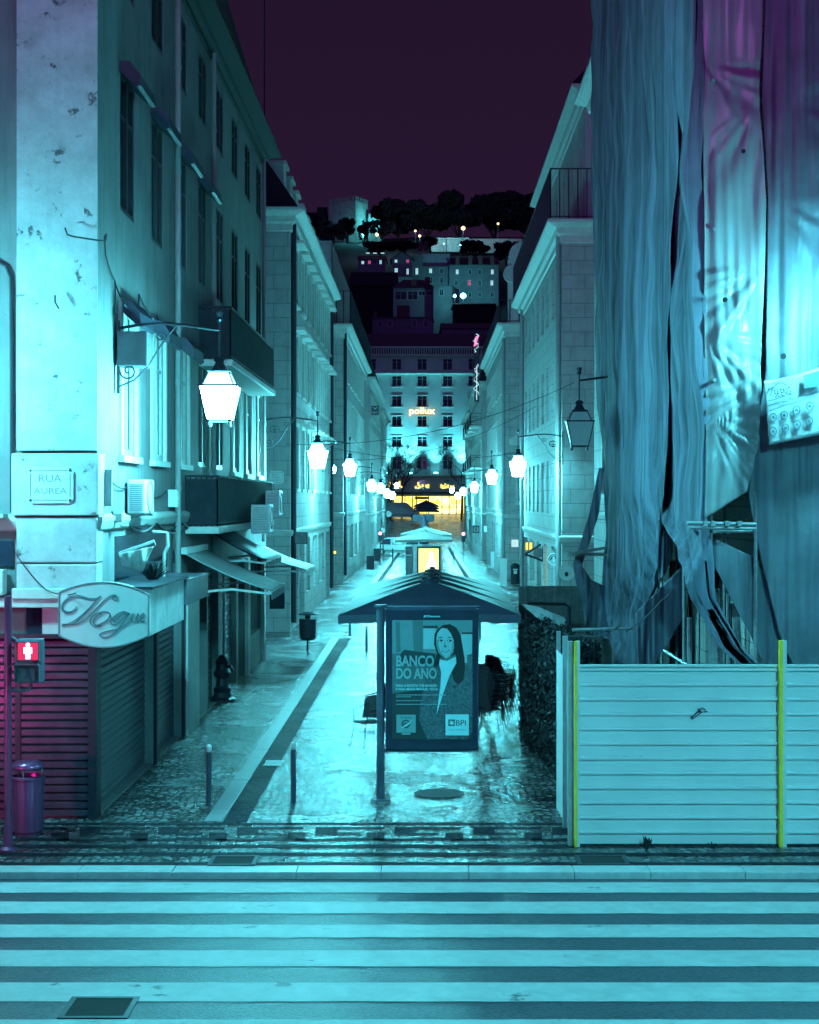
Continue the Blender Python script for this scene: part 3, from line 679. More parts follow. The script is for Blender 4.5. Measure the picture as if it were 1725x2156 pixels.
m = MB(); m.box(XR+.15,XR+2.1,93.8,95,14.6,18.3); m.disc((XR+1.0,93.75,18.4),.85,.5); m.disc((XR+1.7,93.75,17.4),.5,.5); m.disc((XR+.35,93.75,17.4),.5,.5); m.build('pediment', M['stone_plain'], R3, bevel=.05)
m = MB(); railing(m, [(9,93.7,0),(XR-.3,93.7,0),(XR-.3,124,0)], 14.65, 15.9, .5, .03); m.build('railing', M['iron'], R3)
R4 = building('building covered in balconies behind the vertical neon sign, fourth on the right', XR, 'R', 134, 168, 30, 14.2, rowsR, rg(137,166,3.2), 1.3, 'far_wall', 'sash', name='town_building', zb=-.4, roof=(19,1.5), shops=[(136,141,2.6,'window'),(145,150,2.6,'window')])
for a in (136,144,152,160):
    for z in (7.2,10.7): balcony(R4,'R',XR,a,a+5,z,.9,1.0,.5)
R5 = building('last building on the right before the open square', XR+.3, 'R', 178, 206, 30, 14.2, rowsR, rg(181,204,3.4), 1.4, 'far_wall', 'sash', name='town_building', zb=-.4, roof=(17.5,1.5), shops=[(180,186,2.4,'window')])
R1 = building('building under renovation hidden behind the draped scaffolding on the right', XR+.05, 'R', 22.9, 44.9, 16, 15.5, [(4.6,6.9),(8.4,10.6),(12,14)], rg(25,44,2.8), 1.3, 'stone', 'sash', name='corner_building', sc=3.9,
    shops=[(24,27,3.3,'door'),(28,31,3.3,'door'),(32.5,36,3.3,'door'),(38,42,3.3,'door')], frows=[(6.6,1.0,3.6,2.2),(9.5,4.6,7,1.3),(6.6,4.6,7,1.3)])
for X, Y, bl in ((XL+.09,55.35,L2),(XL+.09,77.5,L2),(XR-.09,55.3,R2),(XR-.09,76.5,R2),(XL+.09,90.5,L3),(XR-.09,94.5,R3)):
    m = MB(); m.tube([(X,Y,13.8),(X,Y,.3)], .09, 8); m.build('drainpipe', M['iron'] if X < 0 else M['trim'], bl)
# pediment and arch on the third right front
m = MB(); m.plate([(4.75,7.6),(7.5,7.6),(7.5,7.95),(6.1,8.9),(4.75,7.95)], (0,93.8,0), .4); m.build('window_pediment', M['stone_plain'], R3, bevel=.04)
m = MB(); m.plate([(4.6+1.6*math.cos(a)*0+1.5-1.5*math.cos(a), 1.5*math.sin(a)*1.3) for a in [math.pi*i/16 for i in range(17)]], (-1.4,93.9,1.2), .3)
# ---------------------------------------------------------------- far hotel at the end of the street
YP = 251.0; sc_ = YP/F
def px_(x): return (x-VX)*sc_
def pz_(y): return H-(y-VY)*sc_
P1 = empty('hotel_building', (0,YP,2.4), 'pale many-storeyed hotel with a glowing rooftop-style name sign closing the street', 'building')
hs = []; wr = [(755,779),(791.5,813.5),(833,856),(875.5,898.6),(918.4,940.6),(961,988)]
wc = [728.5+53.55*i for i in range(-1, 8)]
for a, b in wr:
    for c in wc: hs.append((px_(c-10), px_(c+10), pz_(b), pz_(a)))
m = MB(); wall(m, 'F', YP, px_(620), px_(1180), 1.5, pz_(748), hs + [(px_(826),px_(979),2.5,pz_(1043))], .35)
for xx in (620,1180): m.poly([(px_(xx),YP,1.5),(px_(xx),YP+14,1.5),(px_(xx),YP+14,pz_(748)),(px_(xx),YP,pz_(748))])
m.build('wall', M['stone_plain2'] if 'stone_plain2' in M else M['far_wall'], P1)
for r, (a, b) in enumerate(wr):
    for i, c in enumerate(wc):
        window(P1, 'F', YP, px_(c), pz_(b), px_(c+10)-px_(c-10), pz_(a)-pz_(b), 'sash', pane='glass')
m = MB(); m.box(px_(618),px_(1182),YP-.9,YP-.001,pz_(788),pz_(784)); m.box(px_(618),px_(1182),YP-.6,YP-.001,pz_(750),pz_(746)); m.box(px_(618),px_(1182),YP-.8,YP-.001,pz_(1002),pz_(999)); m.build('cornice', M['stone_plain'], P1, bevel=.05)
m = MB(); 
x = 622
while x < 1180: m.box(px_(x),px_(x+2.4),YP-.35,YP-.2,pz_(745.5),pz_(733)); x += 5
m.box(px_(618),px_(1182),YP-.5,YP-.05,pz_(733),pz_(729.5)); m.build('balustrade', M['stone_plain'], P1)
m = MB(); m.poly([(px_(618),YP+.5,pz_(735)),(px_(1182),YP+.5,pz_(735)),(px_(1150),YP+9,pz_(690)),(px_(650),YP+9,pz_(690))]); m.poly([(px_(650),YP+9,pz_(690)),(px_(1150),YP+9,pz_(690)),(px_(1180),YP+18,pz_(735)),(px_(620),YP+18,pz_(735))])
m.build('roof', M['roof'], P1)
for c in (782.05+53.55*i for i in range(0,5)):
    m = MB(); railing(m, [(px_(c-17),YP,0),(px_(c-17),YP-.9,0),(px_(c+17),YP-.9,0),(px_(c+17),YP,0)], pz_(999), pz_(982), .25, .02); m.build('railing', M['iron'], P1)
# lit shop front and arched windows
m = MB(); m.poly([(px_(828),YP+.3,2.5),(px_(977),YP+.3,2.5),(px_(977),YP+.3,pz_(1045)),(px_(828),YP+.3,pz_(1045))]); m.build('lit_shop_window', M['shopglow'], P1)
m = MB()
for x in (828,852,868,876,902,930,945,960,974): m.box(px_(x),px_(x)+.14,YP+.1,YP+.25,2.5,pz_(1045))
m.box(px_(828),px_(977),YP+.08,YP+.28,pz_(1068),pz_(1067)); m.box(px_(874),px_(903),YP-.1,YP+.05,pz_(1051),pz_(1046)); m.build('shopfront_frame', M['darkwood'], P1)
m = MB(); m.box(px_(806),px_(990),YP-1.5,YP-.002,pz_(1040),pz_(1036)); m.build('canopy', M['iron'], P1)
rr = random.Random(5)
for c in (835,889,943):
    m = MB(); r = 16*sc_; m.plate([(r*math.cos(a), r*1.25*math.sin(a)) for a in [math.pi*i/14 for i in range(15)]], (px_(c),YP-.06,pz_(1030)), .1); m.build('arched_window', M['glass'], P1)
    m = MB()
    for k in range(9):
        u = px_(c)+rr.uniform(-.85,.85)*r; z = pz_(1030)+abs(rr.gauss(0,.4))*r*(1-abs(u-px_(c))/r*.6)+.05; m.box(u-.14,u+.14,YP-.2,YP-.13,z,z+rr.uniform(.2,.6))
    m.build('glowing_decoration', M['yellow_glow'], P1)
o = text('hotel_name_sign', 'pollux', YP-.75, px_(862.5), px_(916), pz_(876), pz_(858.5), None, M['neon'], bold=.012)
tag(o, 'glowing yellow-white lettering reading pollux high on the hotel front', 'neon sign')
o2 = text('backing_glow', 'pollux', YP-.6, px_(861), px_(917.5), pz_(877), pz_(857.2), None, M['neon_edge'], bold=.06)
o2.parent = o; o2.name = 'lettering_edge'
# ---------------------------------------------------------------- lanterns
def lantern(label, lit=True, arm=1.5, group='wall lanterns along the side street'):
    "mount on wall at origin, arm along +X; glass from z -.85 to -1.35"
    t = empty('wall_lantern', (0,0,0), label, 'street lamp', group)
    b = MB()
    pts = [(arm*i/12, 0, .02*math.sin(i/12*5)+.06*math.sin(math.pi*i/12)) for i in range(13)]
    b.tube(pts, .022, 8); b.box(-.0,.03,-.05,.05,-.95,.12)
    b.tube([(.02,0,-.85),(.25,0,-.75),(.45,0,-.55),(.6,0,-.3),(.85,0,.04)], .014, 6)
    b.tube([(.03+.13+.13*(1-k/22)*math.cos(k*.45+3.1), 0, -.62+.13*(1-k/22)*math.sin(k*.45+3.1)) for k in range(20)], .014, 6)
    b.tube([(.03+.6+.08*(1-k/22)*math.cos(k*.45), 0, -.12+.08*(1-k/22)*math.sin(k*.45)) for k in range(20)], .01, 5)
    for k in range(14):
        a = 2*math.pi*k/14; b.tube([(.32+.13*math.cos(a),0,-.25+.1*math.sin(a)),(.32+.13*math.cos(a+.45),0,-.25+.1*math.sin(a+.45)+.015*(k%2))], .014, 5)
    b.bar((.22,0,-.27),(.42,0,-.27),.02); b.bar((.32,0,-.34),(.32,0,-.16),.02); b.bar((.25,0,-.33),(.39,0,-.33),.025)
    b.build('bracket', M['iron'], t)
    b = MB(); b.tube([(arm,0,.14),(arm,0,-.42)], .016, 8); b.lathe([(.02,.1),(.05,.13),(.035,.16),(.06,.24),(.03,.22),(.0,.26)], (arm,0,0), 8)
    b.build('hanger', M['iron'], t)
    q = math.pi/4; k = math.sqrt(2)
    b = MB(); b.lathe([(.05*k,-.42),(.085*k,-.47),(.055*k,-.5),(.1*k,-.6),(.17*k,-.63),(.155*k,-.655)], (arm,0,0), 4, tw=q); b.build('cap', M['iron'], t)
    b = MB(); b.lathe([(.15*k,-.655),(.225*k,-.84)], (arm,0,0), 4, tw=q); b.build('upper_glass', M['lamptop'] if lit else M['lampoff'], t)
    b = MB(); b.lathe([(.262*k,-.862),(.165*k,-1.335)], (arm,0,0), 4, tw=q); b.build('glass', M['lamp'] if lit else M['lampoff'], t)
    b = MB()
    for sx_ in (-1,1):
        for sy in (-1,1):
            b.bar((arm+sx_*.268,sy*.268,-.86),(arm+sx_*.17,sy*.17,-1.34),.02); b.bar((arm+sx_*.155,sy*.155,-.655),(arm+sx_*.23,sy*.23,-.85),.016)
            b.tube([(arm+sx_*.15,sy*.15,-1.35),(arm+sx_*.15,sy*.15,-1.43)], .018, 6)
    for z, r, h in ((-.86,.285,.03),(-1.36,.175,.03)):
        b.box(arm-r,arm+r,-r,-r+.03,z,z+h); b.box(arm-r,arm+r,r-.03,r,z,z+h); b.box(arm-r,arm-r+.03,-r+.03,r-.03,z,z+h); b.box(arm+r-.03,arm+r,-r+.03,r-.03,z,z+h)
    b.build('frame', M['iron'] , t)
    return t
lan0 = lantern('x'); lan0.location = (XL, 24.0, wz(850,24)+1.1)
# (photo x, Y, photo y of the glass centre, side, label)
LS = [(463,24,850,'L','largest, brightest lantern, nearest the camera on the left, hanging from the stained corner building'),
 (669,45.4,968,'L','lit lantern on a scrolled bracket at the far end of the left corner building'),
 (737,66,990,'L','lit lantern on the pale building with hooded windows, third from the camera on the left'),
 (783,90.6,1026,'L','lit lantern at the third left building, fourth from the camera along the left side'),
 (802,108,1031,'L','lit lantern fifth from the camera along the left wall'),
 (815,125,1041,'L','lit lantern sixth from the camera along the left wall'),
 (827,147,1045,'L','lit lantern farthest of the low row on the left'),
 (835.7,188,1024,'L','small lit lantern set higher than the others near the square on the left'),
 (1091,54.9,988,'R','lit lantern with ship-emblem bracket at the corner of the pale right building'),
 (1035.6,77,1008.7,'R','second lit lantern from the camera on the right, beside the tall dark window'),
 (999,103,1028.5,'R','third lit lantern from the camera along the right side'),
 (975.3,134,1037,'R','fourth lit lantern from the camera along the right side'),
 (963.8,158,1046,'R','fifth lit lantern along the right side, lowest in the row'),
 (952,192,1033,'R','small lit lantern farthest away on the right, in front of the bright shop')]
first = True
for x, Y, y, sd, lb in LS:
    o = lan0 if first else copy_tree(lan0); first = False
    o['label'] = lb; X = wx(x, Y); z = wz(y, Y)+1.1
    if sd == 'L': o.location = (X-1.5, Y, z)
    else: o.location = (X+1.5, Y, z); o.rotation_euler.z = math.pi
uo = lantern('unlit lantern with dim glass hanging in front of the scaffold netting on the right', False)
uo.location = (wx(1220,33)+1.5, 33, wz(914,33)+1.1); uo.rotation_euler.z = math.pi
o = copy_tree(lan0); o['label'] = 'small lit lantern half hidden between two larger ones on the left'; o.location = (XL-.5, 79.6, wz(990,79.6)+1.1); o.rotation_euler.z = 0; o.scale = (.6,.6,.6); o.location.z = wz(990,79.6)+.66; o.location.x = wx(701,79.6)-.9
# assumed front street lanterns added out of view to brighten left wall and tarpaulin
ADDED_LANTERNS = [(-8.6,20.4,6.4),(6.5,20.7,6.9)]
for X, Y, z in ADDED_LANTERNS:
    o = copy_tree(lan0); o['label'] = 'assumed lantern added out of view, brightening the left front wall' if X < 0 else 'assumed lantern added out of view, brightening the pale tarpaulin'; o['group'] = 'added lanterns out of view'
    o.scale = (.62,.62,.62) if X > 0 else (.9,.9,.9); o.location = (X, Y, z+1.1*o.scale[0]); o.rotation_euler.z = math.pi if X > 0 else 0
def fill_floodlight(X, Y, z, aim, label):
    t = empty('fill_floodlight', (X,Y,-.08), label, 'street lamp', 'added lamps out of view')
    b = MB(); b.tube([(X,Y,-.08),(X,Y,z)], .07, 10); b.build('pole', M['iron'], t)
    n = (Vector(aim)-Vector((X,Y,z))).normalized(); r = n.cross(Vector((0,0,1))).normalized(); u = r.cross(n); c = Vector((X,Y,z))+n*.1
    b = MB(); b.bar(tuple(c-n*.12), tuple(c+n*.1), .62, .46); b.bar(tuple(c+n*.1+u*.26), tuple(c+n*.75+u*.2), .62, .03); b.build('lamp_head', M['iron'], t)
    b = MB(); q = c+n*.103; b.poly([q-r*.28-u*.2, q+r*.28-u*.2, q+r*.28+u*.2, q-r*.28+u*.2]); b.build('lamp_glass', M['lamp3'], t)
fill_floodlight(6.2, 7.0, 9.2, (5.4,20.9,.0), 'added floodlight post out of view, brightening the white hoarding')  # unseen floodlight added to light the hoarding, hooded to spare the upper drapes
t = empty('fill_lamp', (-.6,11,9.2), 'added lamp out of view on a wire, brightening the crossing', 'street lamp')  # unseen hanging lamp added to brighten the crossing
b = MB(); b.tube([(-14,11,10.6),(-.6,11,9.6),(13,11,10.6)], .015, 5); b.build('wire', M['cable'], t); b = MB(); b.lathe([(.05,.4),(.1,.3),(.42,.02),(.42,-.12)], (-.6,11,9.2), 20); b.build('shade', M['iron'], t)
b = MB(); b.disc((-.6,11,9.12), .34, .03, 'z', 20); b.build('lamp_glass', M['lamp2'], t)
Xt, Yt = -8.2, 16.6; t = empty('added_traffic_light', (Xt,Yt,-.08), 'added traffic light out of view, throwing red on the left shutters', 'traffic light')  # unseen signal added to throw magenta light on the shutters
b = MB(); b.tube([(Xt,Yt,-.08),(Xt,Yt,2.4)], .05, 10); b.build('pole', M['iron'], t); b = MB(); b.box(Xt-.17,Xt+.17,Yt-.1,Yt+.12,1.4,2.3); b.build('signal_housing', M['housing'], t)
b = MB(); b.disc((Xt,Yt+.135,1.5), .13, .02, n=20); b.build('red_lamp', M['redstrong'], t); b = MB(); b.tube([(Xt,Yt+.12,1.5),(Xt,Yt+.40,1.5)], .145, 24, cap=False); b.build('visor', M['housing'], t)

# ---------------------------------------------------------------- vogue sign box
t = empty('shop_sign', (-4.5,22.2,2.5), 'pale barrel-shaped box sign with script lettering on the corner above the shutters', 'shop sign')
def ov():
    p = []
    x0, x1 = 124, 313
    for i in range(25): u = i/24; p.append((x0+(x1-x0)*u, 1247-21*math.sin(math.pi*min(1, u*1.06))**.85 if u < .94 else 1247+ (u-.94)*90))
    for i in range(25): u = 1-i/24; p.append((x0+(x1-x0)*u, 1338+25*math.sin(math.pi*u)**.9))
    return p
Ys = 22.05
pts = [(wx(x,Ys), wz(y,Ys)) for x, y in ov()][::-1]
b = MB(); b.plate(pts, (0,Ys+.12,0), .24); b.build('sign_face', M['signface'], t, bevel=.015)
b = MB(); b.tube([(u,Ys-.004,z) for u, z in pts]+[(pts[0][0],Ys-.004,pts[0][1])], .012, 6); b.build('rim', M['trim'], t)
def script(seq, r=.0045, m='ink'):
    b = MB()
    for st in seq:
        P = [Vector((a[0], a[1], 0)) for a in st]; out = []
        for i in range(len(P)-1):
            p0, p1, p2, p3 = P[max(i-1,0)], P[i], P[i+1], P[min(i+2,len(P)-1)]
            for k in range(6):
                s_ = k/6; out.append(.5*((2*p1)+(-p0+p2)*s_+(2*p0-5*p1+4*p2-p3)*s_*s_+(-p0+3*p1-3*p2+p3)*s_**3))
        out.append(P[-1]); b.tube([(wx(0+q.x*.2685,Ys), Ys-.008, wz(1105.3+q.y*.2685,Ys)) for q in out], r, 5)
    return b
V = [[(585,655),(560,685),(520,690),(488,665),(490,620),(530,575),(590,550),(650,560),(700,575),(760,575),(790,555)],
     [(600,640),(585,670),(530,680),(497,660),(498,620),(540,580),(600,560),(655,572),(710,585),(765,580),(790,555)],
     [(790,555),(740,610),(700,660),(640,720),(590,765),(545,780),(488,790)],[(488,778),(540,772),(600,740),(660,690),(720,630),(765,580)],
     [(545,780),(620,770),(700,710),(770,640),(830,580),(880,550),(915,555),(922,575),(905,590),(885,580),(885,560),(905,556)],
     [(800,790),(745,795),(710,770),(715,730),(760,695),(820,680),(860,695),(850,735),(800,770),(760,785),(735,770),(750,720),(800,690)],
     [(862,695),(880,740),(920,740),(960,700),(1000,680)],
     [(1020,690),(975,680),(920,700),(870,750),(880,780),(930,770),(990,720),(1030,690),(980,760),(900,840),(840,875),(795,875),(785,855),(830,835),(920,815),(980,790),(1030,750)],
     [(1010,700),(960,700),(900,745),(905,765)],
     [(1030,750),(1062,692),(1050,735),(1058,762),(1078,755),(1105,692),(1094,738),(1102,762),(1122,745)],
     [(1122,745),(1150,722),(1156,700),(1146,694),(1132,715),(1130,748),(1144,764),(1160,752)]]
# shift strokes that run beyond the sign's own edge back onto it
V = [[(x if x < 900 else 900+(x-900)*.9, y) for x, y in s_] for s_ in V]
script(V, .0085).build('lettering', M['ink'], t)
b = MB(); b.box(XL+.07,-3.76,22.18,25.4,2.56,3.2); b.build('side_box', M['signface2'], t, bevel=.01)
b = MB(); b.box(XL+.07,-3.72,25.42,27.9,2.78,3.18); b.build('rear_box', M['shutter'], t, bevel=.01)
b = MB(); b.box(XL+.07,-3.7,22.15,25.5,3.203,3.24); b.build('top_tray', M['iron'], t)
# weeds growing on the tray
def tuft(name, c, r, h, n, label, m='leaf', cat='plant'):
    b = MB(); rg_ = random.Random(int(c[0]*97+c[1]*31))
    for i in range(n):
        a = rg_.uniform(0, 6.28); d = rg_.uniform(.1,1)*r; x, y = c[0]+.2*d*math.cos(a), c[1]+.2*d*math.sin(a); tx, ty = c[0]+d*math.cos(a), c[1]+d*math.sin(a); z = c[2]+h*rg_.uniform(.5,1); w = .012
        b.poly([(x-w,y,c[2]),(x+w,y,c[2]),((x+tx)/2+w*1.3,(y+ty)/2,c[2]+(z-c[2])*.6),(tx,ty,z),((x+tx)/2-w,(y+ty)/2,c[2]+(z-c[2])*.6)])
    return tag(b.build(name, M[m]), label, cat)
tuft('weeds', (-4.05,24.2,3.24), .32, .3, 60, 'dark weeds growing on top of the shop sign box')
tuft('weed', (wx(1362,20.75),20.75,.0), .1, .16, 26, 'small weed at the foot of the white hoarding near its left end')
tuft('weed', (wx(1500,20.75),20.75,.0), .06, .1, 12, 'tiny sprig at the foot of the white hoarding right of its middle')

# ---------------------------------------------------------------- wall clutter, left
def ac_unit(X, Y, z, label, w=.8, h=.6, d=.3, mk='whitep'):
    "box on the left wall, louvred end facing the camera"
    t = empty('air_conditioner', (X,Y,z), label, 'air conditioner', 'air conditioners on the left building')
    b = MB(); b.box(X,X+d,Y,Y+w,z,z+h); b.build('casing', M[mk], t, bevel=.02)
    g = MB(); n = 14
    for i in range(n): zz = z+.05+i*(h-.1)/n; g.box(X+.04,X+d-.04,Y-.012,Y-.002,zz,zz+(h-.1)/n*.5)
    g.build('grille', M['greyink'], t)
    g = MB(); g.tube([(X+d+.006,Y+w/2+.24*math.cos(a),z+h/2+.24*math.sin(a)) for a in [math.pi*i/10 for i in range(21)]], .012, 5); g.build('fan_ring', M['greyink'], t)
    g = MB(); g.bar((X,Y+.1,z-.02),(X+d,Y+.1,z-.02),.03); g.bar((X,Y+w-.1,z-.02),(X+d,Y+w-.1,z-.02),.03); g.build('bracket', M['metal'], t)
ac_unit(XL+.05, 24.75, wz(1082,24.75), 'white air conditioner on the bright corner wall below the first window', .75, .52, .28)
ac_unit(-3.86, 36.0, wz(1121,36), 'grey air conditioner in front of the lower dark balcony', .8, .62, .42, 'metal')
ac_unit(-3.9, 39.6, wz(1085,39.6), 'second grey air conditioner hung higher behind the nearer one on the balcony', .8, .6, .35, 'metal')
ac_unit(-4.5, 33.4, wz(1094,33.4), 'dark air conditioner seen through the lower balcony railing', .8, .6, .35, 'metal')
def wbox(x0,x1,y0,y1,Y,label,name='junction_box',m='whitep',cat='box',dep=.14,off=0):
    t = empty(name, W((x0+x1)/2,y1,Y), label, cat); b = MB(); b.box(wx(x0,Y),wx(x1,Y),Y,Y+dep,wz(y1,Y),wz(y0,Y)); b.build('casing', M[m], t, bevel=.012)
    b = MB(); b.box(wx(x0,Y)+.02,wx(x1,Y)-.02,Y-.006,Y-.001,wz(y1,Y)+.02,wz(y0,Y)-.02); b.build('lid', M[m], t); return t
wbox(350,374,1031,1068,29.0,'pale junction box on the left wall beside the white air conditioner')
wbox(213,236,988,1066,23.0,'white notice board fixed edge-on beside the bright corner','notice_board','whitep','board',.05)
wbox(238,258,1080,1100,23.6,'small white meter box under the notice board')
wbox(389,398,1039,1083,31.5,'narrow dark meter box on the left wall','junction_box','iron')
wbox(246,310,697,770,23.9,'big dark cabinet fixed behind the nearest lantern bracket','junction_box','cabinet','box',.5)
wbox(1050+0,1056,0,1,3,'x') if False else None
def cable(pts, label, r=.009, name='cable'):
    P = []
    for a, b in zip(pts, pts[1:]):
        a = Vector(a); b = Vector(b); sag = (b-a).length*.06
        for k in range(8): s_ = k/8; P.append(a+(b-a)*s_-Vector((0,0,sag*4*s_*(1-s_))))
    P.append(Vector(pts[-1])); m = MB(); m.tube(P, r, 5); return tag(m.build(name, M['cable'] if r < .02 else M['metal']), label, 'cable')
w2 = lambda x, y, o=.05: (XL+o, (XL+o)*F/(x-VX), wz(y, (XL+o)*F/(x-VX)))
cable([w2(242,595),w2(262,640,.2),w2(291,643,.1),w2(293,620),w2(330,665,.05),w2(392,720),w2(460,760)],'thin black cable looping from the nearest bracket along the left wall',.012)
cable([w2(245,660),w2(242,590),w2(222,535),w2(220,495)],'black cable rising up the corner beside the nearest bracket',.012)
cable([w2(232,1010),w2(285,1012),w2(350,1035)],'pale wall cable above the white air conditioner',.012)
cable([w2(236,1078),w2(262,1095),w2(320,1090),w2(380,1098),w2(430,1092)],'tangled cable along the ledge above the shop sign',.016)
cable([w2(238,1090),w2(270,1102),w2(330,1096),w2(390,1103),w2(440,1100)],'second tangled cable along the ledge above the shop sign',.02)
cable([(wx(20,22.5),22.5,wz(1145,22.5)),(wx(95,22.5),22.5,wz(1240,22.5)),(wx(160,21.9),21.9,wz(1248,22))],'thin black cable drooping from the left edge to the oval sign',.008)
m = MB(); m.tube([W(137,480,22.5),W(142,494,22.4),W(155,498,22.4),W(208,506,22.4),W(222,507,22.5),W(224,492,22.5)], .012, 6); tag(m.build('wire_bracket', M['cable']), 'bent black wire bracket on the stained pilaster', 'bracket')
m = MB(); m.tube([W(116,622,22.5),W(116,636,22.45),W(124,650,22.45)], .012, 6); tag(m.build('hook', M['cable']), 'small bent hook on the stained pilaster', 'hook')
# long wires across the street
def wire(a, b, label, sag=.5, r=.009):
    a = Vector(a); b = Vector(b); P = [a+(b-a)*k/24-Vector((0,0,sag*4*(k/24)*(1-k/24))) for k in range(25)]
    m = MB(); m.tube(P, r, 4); tag(m.build('overhead_wire', M['cable']), label, 'overhead wire', 'wires strung across the street')
wire(W(565,925,45),(XR,50,wz(940,50)),'lowest thin wire strung between the left and right fronts',.35) if False else None
wire(W(600,935+0,52),W(1210,805,52),'thin wire crossing the street to the lantern on the netting',.6,.009)
wire(W(600,955,60),W(1130,855,60),'second thin wire crossing below it in front of the hotel',.9,.009)
wire(W(690,940,78),W(1100,950,78),'thin wire crossing low between the second and third fronts',.5,.012)
# recess above the shop sign: pipe, rolled cloth
m = MB(); m.tube([W(322,1120,25.2),W(352,1122,25.2),W(354,1150,25.2),W(346,1165,25.2),W(345,1225,25.2)], .03, 8); tag(m.build('pipe', M['trim']), 'pale bent pipe above the shop sign', 'pipe')
m = MB(); m.tube([W(252,1168,24.2),W(326,1142,24.2)], .045, 8); tag(m.build('pole', M['trim']), 'pale slanting pole in the recess above the shop sign', 'pole')
def cloth(name, L, R, dep, label, m='net', nu=60, nv=80, amp=.08, fr=14, vz=.25, cat='tarpaulin', seed=0, tight=0, solid=.004, parent=None, extra=None, side=False, pleat=False):
    "cloth between a left and right outline (photo columns/rows), hung at real depth dep(x)"
    def at(P, y):
        if y <= P[0][1]: return P[0][0]
        for (xa,ya),(xb,yb) in zip(P, P[1:]):
            if y <= yb: return xa+(xb-xa)*(y-ya)/max(1e-6, yb-ya)
        return P[-1][0]
    y0 = min(L[0][1], R[0][1]); y1 = max(L[-1][1], R[-1][1]); b = MB()
    def clampy(P, y): return min(max(y, P[0][1]), P[-1][1])
    def fn(u, v):
        yl = L[0][1]+(L[-1][1]-L[0][1])*v; yr = R[0][1]+(R[-1][1]-R[0][1])*v
        y = yl+(yr-yl)*u; x = at(L, yl)*(1-u)+at(R, yr)*u
        Y = dep(x) if callable(dep) else dep; X = wx(x, Y); Z = wz(y, Y)
        q = Y if side else X
        if pleat:
            qq = u*fr+.9*noise.noise(Vector((u*2.2, v*2.2, seed)))+.15*noise.noise(Vector((u*6, v*5, seed)))
            w = 0
            for f_, a_ in ((.3,1.9),(.8,1.0),(2.0,.28),(5.0,.06)): w += a_*(.6-2*abs(noise.noise(Vector((qq*f_, v*1.1+f_, seed+f_))))**.8)
            w *= amp*.5; w += .12*noise.noise(Vector((u*2.5, v*5, seed+20)))
        else: w = (noise.noise(Vector((q*fr*.25+.5*noise.noise(Vector((q*.8,Z*.25,seed))), Z*vz, seed)))*1.0+.5*noise.noise(Vector((q*fr*.7, Z*vz*1.4, seed+3)))+.3*noise.noise(Vector((q*fr*2, Z*vz*2, seed+7))))*amp
        w += .5*amp*noise.noise(Vector((q*1.5, Z*1.2, seed+11)))
        if extra: w += extra(x, y)
        return (X+w, Y, Z) if side else (X, Y+w, Z)
    b.grid(fn, nu, nv)
    o = b.build(name, M[m], parent, smooth=True, solid=solid)
    if parent is None: tag(o, label, cat)
    return o
cloth('folded_cloth', [(250,1165),(256,1190)], [(325,1150),(300,1205)], 24.1, 'crumpled pale cloth hanging over the pole above the shop sign', 'canvas', 20, 10, .08, 30, 3, 'cloth')

# awnings
def awning(X0, X1, Y0, Y1, z0, z1, label, mk='canvas', val=.12, mf='metal'):
    t = empty('awning', (X0,Y0,z0), label, 'awning', 'awnings over the left shops')
    b = MB()
    b.grid(lambda u, v: (X0+(X1-X0)*v, Y0+(Y1-Y0)*u, z0+(z1-z0)*v-.06*math.sin(math.pi*v)+.01*math.sin(u*25)), 16, 8)
    b.build('canopy', M[mk], t, smooth=True, solid=.012)
    b = MB(); b.grid(lambda u, v: (X1+.012+.01*math.sin(u*30), Y0+(Y1-Y0)*u, z1-.03-val*v), 20, 1); b.build('valance', M[mk], t, solid=.008)
    b = MB(); b.bar((X1-.02,Y0-.03,z1-.03),(X1-.02,Y1+.03,z1-.03),.06)
    for Y in (Y0+.05, Y1-.05):
        mid = ((X0+X1)/2+.1, Y, z1-.22+(z0-z1)*.35); b.bar((X0,Y,z1-.05),mid,.05,.04); b.bar(mid,(X1-.04,Y,z1-.05),.05,.04)
    b.bar((X0+.06,Y0-.03,z0+.02),(X0+.06,Y1+.03,z0+.02),.12); b.build('frame', M[mf], t)
awning(XL,-2.9,30.5,33.4,3.45,2.72,'lower pale awning with a white folding arm over the left shops','canvas_grey',.14,'whitep')
awning(XL,-3.35,34.2,37.8,3.8,3.15,'upper dark awning behind the pale one over the left shops','canvas_dark',.1)
awning(XL,-3.1,42.2,45.4,3.2,2.62,'farther pale awning at the end of the left corner building','canvas')
# hanging dark sign under the awning, lit signs
def hsign(x0,x1,y0,y1,Y,label,face='signdark',name='hanging_sign',dep=.05,lines=None,tm='whitep',frame='iron'):
    t = empty(name, W((x0+x1)/2,y1,Y), label, 'sign'); X0,X1,Z0,Z1 = wx(x0,Y),wx(x1,Y),wz(y1,Y),wz(y0,Y)
    b = MB(); b.box(X0,X1,Y,Y+dep,Z0,Z1); b.build('panel', M[face], t, bevel=.008)
    b = MB(); e = .02; b.box(X0-e,X1+e,Y-.01,Y+dep,Z0-e,Z0); b.box(X0-e,X1+e,Y-.01,Y+dep,Z1,Z1+e); b.box(X0-e,X0,Y-.01,Y+dep,Z0,Z1); b.box(X1,X1+e,Y-.01,Y+dep,Z0,Z1); b.build('frame', M[frame], t)
    for i, l in enumerate(lines or []):
        h = (Z1-Z0)/len(lines); text('lettering', l, Y-.004, X0+(X1-X0)*.12, X1-(X1-X0)*.12, Z1-h*(i+.8), Z1-h*(i+.25), t, M[tm])
    return t
hsign(570,597,1245,1280,33.2,'dark square board hanging under the tip of the pale awning')
hsign(783,797,855,873,90,'dark square sign with white symbol high on the third left building',lines=['v','RENT'])
